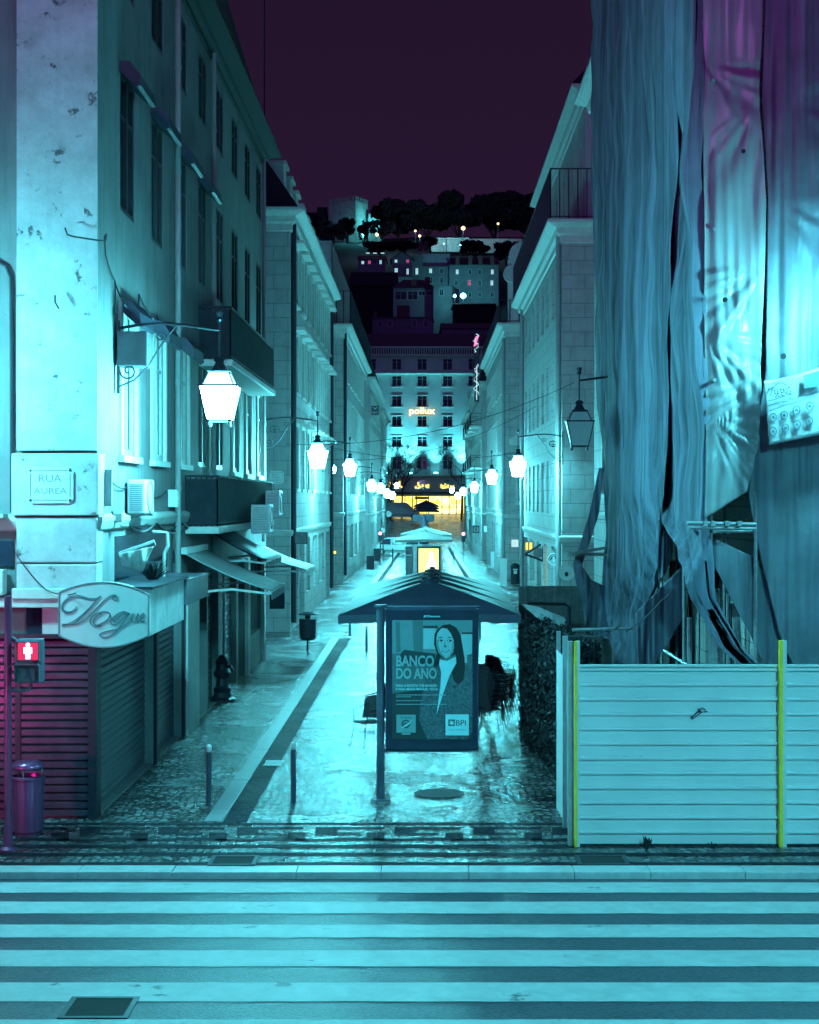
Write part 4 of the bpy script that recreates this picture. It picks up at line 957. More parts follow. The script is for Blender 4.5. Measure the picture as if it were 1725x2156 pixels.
hsign(1077,1092,1136,1152,93.2,'square glowing white sign with a tiny emblem on the third right front','white_glow',name='light_box_sign',lines=None,frame='pinkish')
text('emblem','o',93.18,wx(1083,93),wx(1087,93),wz(1147,93),wz(1142,93),bpy.data.objects['light_box_sign'],M['neon_edge'])
hsign(1107,1112,1142,1158,66,'first small amber lit shop lamp beside the gabled sign','yellow_glow',name='lit_shop_lamp',dep=.1)
hsign(1115,1121,1142,1160,64,'second small amber lit shop lamp beside the gabled sign','yellow_glow',name='lit_shop_lamp',dep=.1)
hsign(699,708,1160,1166,88,'yellow lit dotted price board in the third left doorway','yellow_glow',name='lit_board')
hsign(606,611+4,1118,1150,55.8,'dark grey boxed awning case on the second left building','cabinet',name='awning_case')
hsign(622,646,1122,1144,53.6,'grey rolled awning housing above the louvred shutters','cabinet',name='awning_case',dep=.5)
# round signs on the right
def rsign(x, y, r, Y, label, rings=2):
    t = empty('round_sign', W(x,y,Y), label, 'sign'); X, _, Z = W(x,y,Y); R = r*Y/F
    b = MB(); b.disc((X,Y,Z), R, .08, n=40); b.build('disc', M['signdark'] if rings == 3 else M['whitep'], t)
    b = MB(); b.tube([(X+R*.97*math.cos(a),Y-.045,Z+R*.97*math.sin(a)) for a in [2*math.pi*i/40 for i in range(41)]], .018, 6)
    if rings == 3: b.tube([(X+R*.66*math.cos(a),Y-.045,Z+R*.66*math.sin(a)) for a in [2*math.pi*i/40 for i in range(41)]], .01, 6)
    b.build('rim', M['whitep'] if rings == 3 else M['metal'], t)
    b = MB()
    if rings == 3:
        for s_ in (-1,1):
            for k in range(4): b.plate([(s_*R*(.12+.1*k),-R*.5),(s_*R*(.17+.1*k),-R*.5),(s_*R*(.24+.1*k),R*(.2-.12*k)),(s_*R*(.18+.1*k),R*(.22-.12*k))], (X,Y-.05,Z), .01)
        b.disc((X,Y-.05,Z+R*.2),R*.16,.012,n=14); b.plate([(-R*.16,R*.34),(R*.16,R*.34),(R*.2,R*.52),(R*.08,R*.42),(0,R*.6),(-R*.08,R*.42),(-R*.2,R*.52)],(X,Y-.05,Z),.01); b.plate([(-R*.1,-R*.55),(R*.1,-R*.55),(R*.14,R*.02),(-R*.14,R*.02)],(X,Y-.05,Z),.01)
        for k in range(10):
            a = math.radians(200+14*k); b.box(X+R*.82*math.cos(a)-.015,X+R*.82*math.cos(a)+.015,Y-.055,Y-.045,Z+R*.82*math.sin(a)-.02,Z+R*.82*math.sin(a)+.02)
        b.build('emblem', M['whitep'], t)
    else:
        b.disc((X,Y-.05,Z),R*.14,.012,n=12); b.disc((X,Y-.05,Z-R*.25),R*.2,.012,n=12); b.box(X-R*.3,X+R*.3,Y-.055,Y-.045,Z-R*.12,Z-R*.05); b.build('emblem', M['iron'], t)
    b = MB(); b.bar((X+R,Y+.02,Z+R*.4),(X+R+.25,Y+.02,Z+R*.4),.03); b.bar((X+R,Y+.02,Z-R*.4),(X+R+.25,Y+.02,Z-R*.4),.03); b.build('bracket', M['iron'], t)
rsign(1166,1178,12.5,56,'round dark coffee shop sign with a pale crowned figure on the right',3)
rsign(1193,1206,18,53.5,'larger round white sign with a small figure and grey rim on the right')
t = empty('gabled_canopy_sign', (4.3,66,2.3), 'dark gabled canopy with a round emblem over the coffee shop doorway', 'sign')
b = MB(); G = lambda x,y: W(x,y,64)
b.tube([G(1106,1167),G(1139,1146)], .05, 6); b.tube([G(1106,1167),G(1144,1181)], .05, 6); b.tube([G(1144,1150),G(1144,1181)], .05, 6); b.build('frame', M['iron'], t)
b = MB(); c_ = G(1134,1164); b.disc(c_, .2, .05); b.build('emblem', M['cabinet'], t)
# pillar box, cabinets
def pillar(x, yb, Y, h, r, label):
    t = empty('post_box', (wx(x,Y),Y,wz(yb,Y)), label, 'post box'); X, z = wx(x,Y), wz(yb,Y)
    b = MB(); b.lathe([(r*1.08,0),(r*1.08,.12),(r,.14),(r,h-.22),(r*1.08,h-.2),(r*1.08,h-.14),(r*.8,h-.05),(0.02,h)], (X,Y,z), 20); b.build('body', M['iron'], t, smooth=False)
    b = MB(); b.box(X-r*.5,X+r*.5,Y-r-.02,Y-r+.03,z+h-.36,z+h-.3); b.box(X-r*.35,X+r*.35,Y-r-.02,Y-r+.03,z+h*.5,z+h*.65); b.build('plate', M['whitep'], t)
pillar(1085,1230,87,1.12,.24,'dark pillar-shaped post box with a white label on the right pavement')
wbox(1053,1068,1176,1232,85,'pale utility cabinet standing beside the dark post box','utility_cabinet','whitep','cabinet',.5)
wbox(1034,1044,1162,1196,110,'pale utility cabinet farther along the right pavement','utility_cabinet','whitep','cabinet',.5)
wbox(772,788,1170,1200,104,'dark bin cabinet on the left pavement far down the street','utility_cabinet','iron','cabinet',.5)
wbox(787,802,1155,1182,118,'dark stack of covered boxes beside the far bin cabinet','utility_cabinet','iron','cabinet',.6)

# ---------------------------------------------------------------- street furniture
def bollard(x, yb, h, label, tip=True):
    Y = gY(yb); X = wx(x,Y); t = empty('bollard', (X,Y,0), label, 'bollard', 'thin steel bollards')
    b = MB(); b.lathe([(.055,0),(.055,.02),(.04,.022),(.04,h-.1)], (X,Y,0), 14); b.build('post', M['boll'], t)
    b = MB(); b.lathe([(.041,h-.1),(.041,h-.03),(.03,h),(0.001,h+.005)], (X,Y,0), 14); b.build('cap', M['whitep'], t)
bollard(440,1695,.87,'steel bollard with a white cap on the left pavement')
bollard(618,1690,.88,'steel bollard with a white cap between gutter and advertising panel')
bollard(772,1372,.75,'thin dark bollard half way to the parasols, left of the panel')
bollard(737,1338,.8,'thin dark bollard below the left tip of the nearest parasol')
bollard(1011,1345,.8,'thin dark bollard seen right of the advertising panel')
bollard(909,1178,.9,'thin bollard far down the street right of the glowing poster') if False else None
for x, yb, lb in ((827,1181,'far thin bollard left of the glowing poster kiosk'),(956,1181,'far thin bollard right of the glowing poster kiosk')):
    Y = 120.; X = wx(x,Y); t = empty('bollard', (X,Y,gz(Y)), lb, 'bollard', 'thin steel bollards'); b = MB(); b.tube([(X,Y,gz(Y)),(X,Y,wz(1155 if x<900 else 1158,Y))], .05, 8); b.build('post', M['iron'], t)
# street litter bin on post
Y = gY(1378); X = wx(648,Y); t = empty('litter_bin', (X,Y,0), 'dark litter bin on a thin post on the left pavement', 'litter bin')
b = MB(); b.tube([(X,Y,0),(X,Y,1.05)], .03, 8); b.build('post', M['iron'], t)
b = MB(); b.lathe([(.19,.42),(.235,.5),(.25,1.02)], (X,Y,0), 18); b.build('bin', M['iron'], t)
b = MB(); b.lathe([(.08,1.03),(.08,1.12),(.26,1.14),(.26,1.17),(.1,1.22)], (X,Y,0), 18); b.build('lid', M['iron'], t)
# big steel bin at the front left
Y = gY(1757); X = wx(59,Y); t = empty('litter_bin', (X,Y,0), 'steel cylindrical litter bin with domed lid in front of the magenta-lit shutter', 'litter bin')
b = MB(); b.lathe([(.17,.0),(.175,.03),(.20,.06),(.212,.72),(.22,.74),(.22,.77),(.205,.78),(.19,.68),(.18,.1)], (X,Y,0), 32); b.build('drum', M['binsteel_redlit'], t, smooth=False)
b = MB(); b.lathe([(.205,.87),(.212,.89),(.205,.93),(.15,.965),(.05,.98),(.001,.982)], (X,Y,0), 32); b.build('lid', M['binsteel_redlit'], t, smooth=True)
b = MB()
for k in range(3): a = 2.1*k+.4; b.tube([(X+.18*math.cos(a),Y+.18*math.sin(a),.74),(X+.18*math.cos(a),Y+.18*math.sin(a),.88)], .012, 6)
b.build('lid_support', M['steel'], t)
# pedestrian signal
Y = 20.6; X = wx(17,Y); t = empty('pedestrian_signal', (X,Y,0), 'pedestrian signal glowing with a red standing figure on a slim pole', 'traffic light')
b = MB(); b.lathe([(.11,0),(.11,.03),(.06,.06),(.05,.35),(.047,.36),(.047,wz(1255,Y))], (X,Y,0), 16); b.build('pole', M['pole_redlit'], t)
hx0,hx1 = wx(37,Y),wx(90,Y); zt, zb_ = wz(1345,Y), wz(1437,Y)
b = MB(); b.box(hx0,hx1,Y-.1,Y+.12,zb_,zt); b.build('signal_housing', M['housing'], t, bevel=.02)
zm = wz(1393,Y)
b = MB(); 
for za, zb2 in ((zm+.02,zt-.02),(zb_+.02,zm-.02)):
    b.box(hx0+.015,hx1-.015,Y-.2,Y-.1,zb2-.012,zb2+.003); b.box(hx0+.003,hx0+.015,Y-.19,Y-.1,za,zb2-.012); b.box(hx1-.015,hx1-.003,Y-.19,Y-.1,za,zb2-.012)
b.build('visor', M['housing'], t)
cx, cz = (hx0+hx1)/2, (zm+zt)/2
b = MB(); b.box(hx0+.03,hx1-.03,Y-.112,Y-.103,zm+.03,zt-.03); b.build('red_lens', M['redlens'], t)
b = MB(); b.disc((cx,Y-.118,cz+.075),.026,.008,n=14); b.plate([(-.05,.045),(.05,.045),(.052,-.03),(.03,-.035),(.028,-.1),(-.028,-.1),(-.03,-.035),(-.052,-.03)],(cx,Y-.118,cz),.008); b.build('red_figure', M['redfig'], t)
cz2 = (zm+zb_)/2
b = MB(); b.box(hx0+.03,hx1-.03,Y-.112,Y-.103,zb_+.03,zm-.03); b.build('green_lens', M['glass2'], t)
b = MB(); b.disc((cx,Y-.118,cz2+.07),.022,.008,n=14); b.plate([(-.03,.045),(.03,.045),(.05,-.0),(.02,-.02),(.06,-.1),(.03,-.1),(0,-.04),(-.05,-.1),(-.06,-.09),(-.02,-.01)],(cx,Y-.118,cz2),.008); b.build('green_figure', M['boll'], t)
b = MB(); b.tube([(X,Y,zb_-.1),(cx-.04,Y,zb_-.1),(cx+.02,Y,zb_-.02)], .022, 8); b.tube([(X,Y,zt+.05),(hx0+.03,Y,zt-.05)], .02, 8); b.build('mounting_arm', M['housing'], t)
# red aspects of the same signal pole turned along the front street
for zz in (2.85,2.35):
    pass
# cast iron standpipe
Y = 36.0; X = wx(468,Y); t = empty('iron_standpipe', (X,Y,0), 'dark ornate cast iron standpipe against the left shop fronts', 'standpipe')
b = MB(); s_ = 1.0; b.lathe([(.3,0),(.3,.06),(.22,.1),(.18,.2),(.2,.28),(.14,.34),(.12,.5),(.17,.55),(.2,.62),(.14,.7),(.12,.82),(.16,.86),(.1,.95),(.04,1.02)], (X,Y,0), 14); b.build('column', M['iron'], t)
b = MB(); b.tube([(X,Y,.75),(X+.2,Y-.1,.78),(X+.26,Y-.14,.66)], .035, 8); b.build('spout', M['iron'], t)

# ---------------------------------------------------------------- advertising panel
Yp = 24.12
def U(x): return wx(815.8+x*.2794, Yp)
def Z(y): return wz(1263.2+y*.2794, Yp)
t = empty('advertising_panel', (wx(802,Yp),Yp,0), 'freestanding advertising panel with a bank poster of a smiling dark-haired woman', 'advertising panel')
Xp = wx(801.5,Yp)
b = MB(); b.lathe([(.15,0),(.15,.015),(.06,.02),(.058,wz(1280,Yp)),(.09,wz(1279,Yp)+.005),(.09,wz(1276,Yp)+.02)], (Xp,Yp,0), 18); b.build('pole', M['pole_redlit2'], t)
x0, x1 = wx(812,Yp), wx(1008,Yp); z0, z1 = wz(1579,Yp), wz(1281,Yp)
b = MB(); b.box(x0,x1,Yp-.08,Yp+.1,z0,z1); b.build('case', M['panelblue'], t, bevel=.02)
for za_, xa_, ra_ in ((z1+.02,x1+.02,.022),(z0,x1,.03),(z0+.06,x0,.02)): b = MB(); b.tube([(Xp,Yp-.02,za_),(xa_,Yp-.02,za_)], ra_, 8); b.build('rail', M['pole_redlit2'], t)
q0, q1, r0, r1 = U(38), U(640), Z(1042), Z(150)
b = MB(); b.box(q0,q1,Yp-.092,Yp-.082,r0,r1); po = b.build('poster', M['paper_mid'], t)
YY = [Yp-.094]
def flat(name, pts, mk, dz=.0015):
    YY[0] -= dz; b = MB(); b.poly([(U(x),YY[0],Z(y)) for x, y in pts]); return b.build(name, M[mk], po)
def ell(cx, cy, rx, ry, n=28, a0=0, a1=6.2832): return [(cx+rx*math.cos(a0+(a1-a0)*i/n), cy+ry*math.sin(a0+(a1-a0)*i/n)) for i in range(n)]
flat('poster_background', [(38,150),(640,150),(640,400),(38,400)], 'paper_light'); flat('poster_background', [(38,700),(640,620),(640,1042),(38,1042)], 'paper_dark')
flat('poster_background', [(60,160),(95,160),(100,380),(70,400)], 'paper_mid');flat('poster_background', [(190,150),(270,150),(270,400),(200,420)], 'paper_mid')
flat('poster_background', [(100,400),(130,370),(230,385),(360,400),(360,480),(100,480)], 'paper_dark')
flat('picture', [(270,205),(365,205),(365,365),(270,365)], 'paper_pale'); flat('picture', [(555,250),(635,250),(635,400),(600,410),(600,470),(560,470)], 'paper_pale')
flat('picture_frame', [(270,190),(380,190),(380,210),(270,210)], 'paper_dark'); flat('picture_frame', [(560,240),(640,240),(640,253),(560,253)], 'paper_dark')
flat('hair', [(380,215),(420,185),(470,178),(520,205),(550,260),(565,340),(580,430),(585,520),(575,600),(545,650),(500,600),(480,520),(500,430),(420,430),(385,500),(350,500),(365,420),(375,400),(352,330),(355,260)], 'hairprint')
flat('jacket', [(400,470),(370,500),(300,560),(275,640),(250,760),(240,900),(300,1042),(600,1042),(640,980),(640,500),(590,480),(570,600),(500,660),(440,560)], 'tweed')
flat('turtleneck', [(395,440),(450,450),(515,415),(520,470),(470,560),(420,700),(370,860),(400,640),(405,540),(390,480)], 'paper_white')
flat('face', [(405,205),(450,212),(480,250),(500,300),(503,350),(495,390),(470,425),(440,436),(410,420),(385,390),(370,340),(365,290),(380,235)], 'skinprint')
flat('hair_front', [(440,190),(400,215),(375,250),(362,330),(355,300),(356,250),(385,210),(420,188)], 'hairprint'); flat('hair_front', [(440,190),(470,205),(498,250),(508,320),(506,400),(530,420),(555,330),(540,240),(500,195)], 'hairprint')
flat('face_shade', [(365,290),(372,345),(388,392),(412,421),(440,436),(425,418),(400,385),(385,340),(378,290)], 'paper_light'); flat('face_shade', [(503,350),(495,390),(470,425),(440,436),(468,410),(486,370),(490,310),(500,300)], 'paper_mid2'); flat('neck_shade', [(400,425),(440,440),(480,418),(512,404),(516,420),(450,452),(398,444)], 'paper_mid')
for ex in (400, 468):
    flat('eyebrow', [(ex-22,284),(ex,271),(ex+22,282),(ex,279)], 'hairprint'); flat('eye', ell(ex,301,18,8,12), 'hairprint'); flat('eye', ell(ex-6,301,5,5,8), 'paper_white')
flat('nose', [(432,300),(438,335),(450,348),(436,353),(424,350),(430,335)], 'paper_mid'); flat('mouth', [(405,372),(430,378),(470,366),(462,382),(438,390),(415,386)], 'lipprint'); flat('teeth', [(412,374),(432,379),(464,370),(455,378),(436,384),(418,380)], 'paper_white')
flat('cheek', ell(382,345,10,26,12), 'paper_mid') if False else None
def ptx(s_, xa, xb, ya, yb, mk='paper_white', bold=0): YY[0] -= .0012; text('lettering', s_, YY[0], U(xa), U(xb), Z(yb), Z(ya), po, M[mk], bold=bold)
ptx('BANCO',68,352,412,495,'paper_type',.03); ptx('DO ANO',68,372,505,588,'paper_type',.03)
ptx('PARA A REVISTA THE BANKER',66,372,628,648,bold=.012); ptx('E PARA MARIA MANUEL VEIGA',66,380,655,674,bold=.012)
for y, w in ((708,445),(722,180),(750,258),(778,445)):
    rr = random.Random(y); x = 68
    while x < w: l = rr.uniform(8,28); flat('small_print', [(x,y-3),(min(w,x+l),y-3),(min(w,x+l),y+3),(x,y+3)], 'paper_type', .0); x += l+4
    YY[0] -= .001
flat('logo_box', [(70,856),(214,856),(214,990),(70,990)], 'paper_mid2'); flat('logo_ring', ell(140,925,32,32), 'paper_dark'); flat('logo_ring', ell(140,925,23,23), 'paper_mid2'); flat('logo_globe', ell(136,930,20,20), 'paper_mid'); flat('logo_swoosh', [(103,955),(150,925),(190,892),(160,930),(120,952)], 'paper_white')
ptx('The Banker',92,190,867,884,'paper_dark'); flat('logo_caption', [(110,993),(175,993),(175,1004),(110,1004)], 'paper_type')
flat('logo_box', [(437,852),(612,852),(612,1010),(437,1010)], 'paper_white'); flat('logo_star', [(458,890),(508,890),(508,940),(458,940)], 'paper_mid'); flat('logo_star', [(483,898),(490,908),(502,905),(495,916),(502,930),(488,926),(480,934),(476,922),(464,920),(474,910),(468,900),(480,904)], 'paper_white')
ptx('BPI',516,590,896,936,'paper_dark'); ptx('Grupo CaixaBank',458,590,962,974,'paper_mid')
YY[0] = Yp-.086
ptx2 = text('maker_name', 'JCDecaux', Yp-.084, U(272), U(400), Z(132), Z(112), t, M['paper_white'], bold=.03)

# glowing kiosk further up
Yk = 75.; t = empty('poster_kiosk', (wx(898,Yk),Yk,0), 'illuminated poster kiosk glowing yellow-white behind the dark parasols', 'advertising panel')
b = MB(); b.box(wx(869,Yk),wx(932,Yk),Yk,Yk+.5,0,wz(1147,Yk)); b.box(wx(853,Yk),wx(869,Yk)-.002,Yk+.05,Yk+.45,0,wz(1150,Yk)); b.build('case', M['metal'], t, bevel=.03)
b = MB(); b.box(wx(855,Yk),wx(868,Yk),Yk+.03,Yk+.049,wz(1168,Yk),wz(1151,Yk)); b.box(wx(855,Yk),wx(868,Yk),Yk+.03,Yk+.049,.5,wz(1170,Yk)); b.build('side_panel', M['glass2'], t)
b = MB(); b.box(wx(878,Yk),wx(928,Yk),Yk-.03,Yk-.002,.4,wz(1150,Yk)); b.build('poster_frame', M['panelblue'], t)
b = MB(); b.box(wx(882,Yk),wx(936-1,Yk)-.25,Yk-.045,Yk-.031,.5,wz(1155,Yk)); b.build('lit_poster', M['posterglow'], t)
b = MB(); e2 = lambda x, y: (wx(x,Yk), Yk-.05, wz(y,Yk))
b.poly([e2(901,1185),e2(905,1172),e2(904,1165),e2(909,1161),e2(913,1166),e2(912,1174),e2(917,1184),e2(921,1200),e2(921,1225),e2(897,1225),e2(897,1200)]); b.build('figure_print', M['posterfig'], t)

# ---------------------------------------------------------------- parasols and chairs
def parasol(Xc, Yc, w, z0, z1, label, mk='canvas_dark', zb=0, group='dark parasols in a row', pole='iron', rot=0, dpt=None):
    t = empty('parasol', (Xc,Yc,zb), label, 'parasol', group); h = w/2; d = (dpt or w)/2; b = MB()
    C4 = [(-h,-d),(h,-d),(h,d),(-h,d)]; N = 10
    for i in range(4):
        a, c = C4[i], C4[(i+1)%4]
        def fn(u, v, a=a, c=c):
            x = a[0]+(c[0]-a[0])*u; y = a[1]+(c[1]-a[1])*u; k = .04+.96*v
            sag = .12*math.sin(math.pi*u)*v*v*.6
            return (Xc+x*k, Yc+y*k, z1-(z1-z0)*(v**1.12)+sag*.4)
        b.grid(fn, N, N)
    for i in range(4):
        a, c = C4[i], C4[(i+1)%4]
        b.grid(lambda u, v, a=a, c=c: (Xc+a[0]+(c[0]-a[0])*u, Yc+a[1]+(c[1]-a[1])*u, z0-.16*v*(1-.15*abs(math.sin(u*18)))+.12*.4*.6*math.sin(math.pi*u)*(1)), 16, 1)
    b.build('canopy', M[mk], t, smooth=False, solid=.006)
    b = MB(); b.lathe([(.18,-.03),(.2,.02),(.07,.06),(.06,.1),(.0,.11)], (Xc,Yc,z1), 12); b.build('top_vent', M[mk], t)
    b = MB(); b.tube([(Xc,Yc,zb),(Xc,Yc,z1)], .035, 10); b.build('pole', M[pole], t)
    b = MB()
    for a in C4: b.bar((Xc+a[0]*.04,Yc+a[1]*.04,z1-.05),(Xc+a[0]*.98,Yc+a[1]*.98,z0-.02),.025)
    b.build('rib', M[pole], t)
    b = MB(); b.box(Xc-.35,Xc+.35,Yc-.35,Yc+.35,zb+.004,zb+.09); b.build('base', M['iron'], t, bevel=.02)
nm = ['nearest','second','third','fourth']
for i, Yc in enumerate((31.5,34.6,37.7,40.8)):
    parasol(.06+.03*i, Yc, 3.35, 2.30-.02*i, 2.84-.06*i, f'{nm[i]} of the four large dark square parasols behind the bank poster panel', dpt=2.95)
for i, (Yc, z) in enumerate(((92,2.55),(98,2.5),(104,2.6))):
    parasol(wx(893+2*i,Yc), Yc, 3.2, z-.3, z+.12, ['nearest','middle','farthest'][i]+' of the pale café parasols beyond the glowing kiosk', 'canvas', gz(Yc), 'pale parasols in the middle distance')
for i, Yc in enumerate((212,220,228)):
    parasol(wx(898,Yc), Yc, 3.4, gz(Yc)+2.3, gz(Yc)+3.0, ['nearest','middle','farthest'][i]+' of the far tiered dark parasols against the bright shop', 'canvas_dark', gz(Yc), 'far dark parasols')
b = MB(); Yq = 112.; b.lathe([(.3,0),(.42,.3),(.3,1.2),(.12,1.9),(.03,2.1)], (wx(893,Yq),Yq,wz(1118,Yq)-.9), 12); tag(b.build('closed_parasol', M['canvas_dark']), 'dark folded parasol standing beyond the pale ones', 'parasol')
for x0,x1,lb in ((870,888,'left'),(896,914,'right')): hsign(x0,x1,1084,1098,150,f'dark café windscreen panel {lb} of the folded parasol',name='windscreen')

def chair(name, label, arms=True):
    "café armchair, wire legs, seat centre at origin, facing -Y"
    t = empty('cafe_chair', (0,0,0), label, 'chair', 'dark café chairs')
    b = MB(); b.grid(lambda u, v: (-.22+.44*u, -.21+.42*v, .45-.02*math.sin(math.pi*u)*math.sin(math.pi*v)), 6, 6); b.build('seat', M['wicker'], t, solid=.025)
    b = MB(); b.grid(lambda u, v: (-.28+.56*u+.0, .21+.09*v-.2*abs(2*u-1)**2.5, .48+.42*v-.04*abs(2*u-1)**3*v), 10, 6); b.build('backrest', M['wicker'], t, solid=.02)
    for sx_ in (-1,1):
        for sy in (-1,1):
            b = MB(); b.tube([(sx_*.2,sy*.18,.44),(sx_*.24,sy*.25,0)], .011, 6); b.build('leg', M['iron'], t)
        b = MB(); b.tube([(sx_*.24,.18,.8),(sx_*.28,0,.69),(sx_*.27,-.17,.66),(sx_*.22,-.19,.45)], .013, 6); b.build('armrest', M['iron'], t)
    b = MB()
    for k in range(3): b.tube([(-.2,-.1+.1*k,.25),(.2,-.1+.1*k,.25)], .008, 5)
    b.build('stretcher', M['iron'], t)
    return t
ch0 = chair('c','x'); used = [False]
def put(X, Y, z, rz, label, tilt=0):
    o = copy_tree(ch0) if used[0] else ch0; used[0] = True
    o.location = (X,Y,z); o.rotation_euler = (tilt,0,rz); o['label'] = label
k = 0
for row, (xx, Yr, lb) in enumerate(((1030,31.2,'nearer'),(1050,33.2,'farther'))):
    for i in range(6):
        put(wx(xx,Yr)+.035*i, Yr+.02*i, .085*i, math.pi*.5+.15+random.uniform(-.04,.04), f'dark café chair, {["lowest","second from the bottom","third from the bottom","fourth from the bottom","second from the top","topmost"][i]} of the {lb} stack right of the panel', -.03*i)
put(wx(778,29.4),29.4,0,-1.0,'dark wire café chair nearest the left edge of the panel'); put(wx(792,31.3),31.3,0,-1.4,'dark wire café chair half hidden behind the panel post')

# ---------------------------------------------------------------- hedge screen and timber hoarding
b = MB(); rg_ = random.Random(3)
for i in range(9000):
    u = rg_.random(); Y = 24.6+6.0*u; X0_ = 2.12-.42*u; f = rg_.random()
    if rg_.random() < .62: X = X0_+abs(rg_.gauss(0,.05)); z = rg_.uniform(.02,2.22)
    else: X = X0_+rg_.uniform(0,.55); z = 2.15+rg_.gauss(0,.05); 
    if rg_.random() < .2: Y = 24.6+abs(rg_.gauss(0,.06)); X = 2.12+rg_.uniform(0,.5); z = rg_.uniform(.02,2.2)
    z += .06*math.sin(Y*2.1); s_ = rg_.uniform(.02,.05); a, c = rg_.uniform(0,6.28), rg_.uniform(-1,1)
    d1 = Vector((math.cos(a)*c, math.sin(a), .5*c)).normalized()*s_; d2 = Vector((-math.sin(a)*.3, math.cos(a)*c, 1)).normalized()*s_*.7
    p = Vector((X,Y,z)); b.poly([p-d1,p-d2,p+d1,p+d2])
hd = empty('hedge_screen', (2.1,27.6,0), 'dark leafy hedge screen enclosing the terrace left of the hoarding', 'hedge')
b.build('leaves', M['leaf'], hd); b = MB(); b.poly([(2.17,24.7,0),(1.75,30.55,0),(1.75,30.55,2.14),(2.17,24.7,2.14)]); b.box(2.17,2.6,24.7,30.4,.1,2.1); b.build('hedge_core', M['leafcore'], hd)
t = empty('timber_hoarding', (3.4,38,0), 'vertical-plank hoarding across the pavement behind the hedge', 'fence')
b = MB(); X = wx(1092,38)
while X < 4.5: b.box(X,X+.165,38,38.03,0,2.43+random.uniform(-.01,.01)); X += .17
b.build('planks', M['plank'], t)
m = MB(); m.tube([(wx(1112,36),36,wz(1270,36)),(wx(1190,36),36,wz(1272,36)),(wx(1199,36),36,wz(1278,36)),(wx(1200,36),36,.1)], .035, 8); tag(m.build('pipe_rail', M['iron']), 'dark bent pipe rail in front of the plank hoarding', 'rail')

# ---------------------------------------------------------------- white hoarding
Yh = 20.94; hz = wz(1404,Yh)
def rib_panel(x0, x1, label, seed):
    t = empty('site_fence', (wx(x0,Yh),Yh,0), label, 'hoarding panel', 'white ribbed metal hoarding'); b = MB(); n = 12; ph = (hz-.02)/n; X0, X1 = wx(x0,Yh), wx(x1,Yh)
    def off(u, z): return .006*noise.noise(Vector((u*1.4, z*2, seed)))
    nu = 24
    prof = []
    for i in range(n):
        zb3 = .02+i*ph; prof += [(zb3,0),(zb3+ph*.70,0),(zb3+ph*.73,.035),(zb3+ph*.86,.035),(zb3+ph*.95,0)]
    prof.append((hz,0))
    for (za,da),(zb3,db) in zip(prof, prof[1:]):
        for i in range(nu):
            ua, ub = X0+(X1-X0)*i/nu, X0+(X1-X0)*(i+1)/nu; sl_ = -.03*(ua-X0)/4
            b.poly([(ua,Yh-da+off(ua,za),za),(ub,Yh-da+off(ub,za),za),(ub,Yh-db+off(ub,zb3),zb3),(ua,Yh-db+off(ua,zb3),zb3)])
    b.build('ribbed_sheet', M['hoard'], t); b = MB(); b.box(X0,X1,Yh-.035,Yh+.03,hz+.001,hz+.03); b.build('top_rail', M['whitep'], t); return t
hp = rib_panel(1221,1641,'wide white ribbed hoarding panel with a small drawn arrow mark',1); rib_panel(1656,1990,'white ribbed hoarding panel at the right edge of the photo',2)
b = MB()
def gl(pts, r=.008): b.tube([(wx(x,Yh-.035),Yh-.037,wz(y,Yh)) for x, y in pts], r, 5)
gl([(1455,1511),(1472,1496)]); gl([(1458,1513),(1476,1500)]); gl([(1455,1511),(1458,1513)]); gl([(1470,1495),(1480,1490),(1486,1494),(1482,1498),(1490,1497)]); gl([(1472,1499),(1470,1492),(1478,1500)],.012)
b.build('graffiti_arrow', M['ink2'], hp)
b = MB(); 
for x, w in ((1279,22),(1312,6),(1318,6),(1346,7),(1389,6),(1417,9),(1450,4)): b.box(wx(x,Yh),wx(x+w,Yh),Yh-.006,Yh+.001,wz(1594.2,Yh),wz(1592,Yh))
b.build('scuff_marks', M['ink2'], hp)
b = MB(); b.box(wx(1221,Yh),wx(1641,Yh),Yh-.0045,Yh+.0,wz(1593.6,Yh),wz(1593,Yh)); b.build('sheet_joint', M['ink2'], hp)
def hpost(x0, x1, ytop, yb, label, mk='yellowp'):
    Y = Yh-.1; t = empty('fence_post', (wx((x0+x1)/2,Y),Y,0), label, 'post', 'hoarding posts'); b = MB()
    X0,X1 = wx(x0,Y),wx(x1,Y); b.box(X0,X0+(X1-X0)*.45,Y-.04,Y+.05,0,wz(ytop,Y)); b.build('painted_edge', M[mk], t)
    b = MB(); b.box(X0+(X1-X0)*.45+.001,X1,Y-.035,Y+.06,0,wz(ytop,Y)+.002); b.build('angle_iron', M['whitep'], t)
hpost(1210,1221,1350,1780,'yellow-edged post at the left end of the white hoarding'); hpost(1641,1656,1349,1783,'yellow-edged post between the two white hoarding panels')
t = empty('side_hoarding', (1.9,21.3,0), 'pale metal side sheet and posts turning the corner of the white hoarding', 'hoarding')
b = MB(); b.box(wx(1196,21.0),wx(1207,21.0),20.9,21.05,0,wz(1350,21)); b.build('post', M['metal'], t); b = MB(); b.box(wx(1186,22),wx(1196,22),22.0,22.1,0,wz(1340,22)); b.build('post', M['metal'], t); b = MB(); b.box(wx(1173,23.4),wx(1181,23.4),23.4,23.5,0,wz(1330,23.4)); b.build('post', M['metal'], t)
b = MB(); b.grid(lambda u, v: (1.86+.06*u+.015*math.sin(u*60), 23.4-2.3*u, .02+2.25*v), 60, 1); b.build('ribbed_sheet', M['hoard'], t, solid=.006)
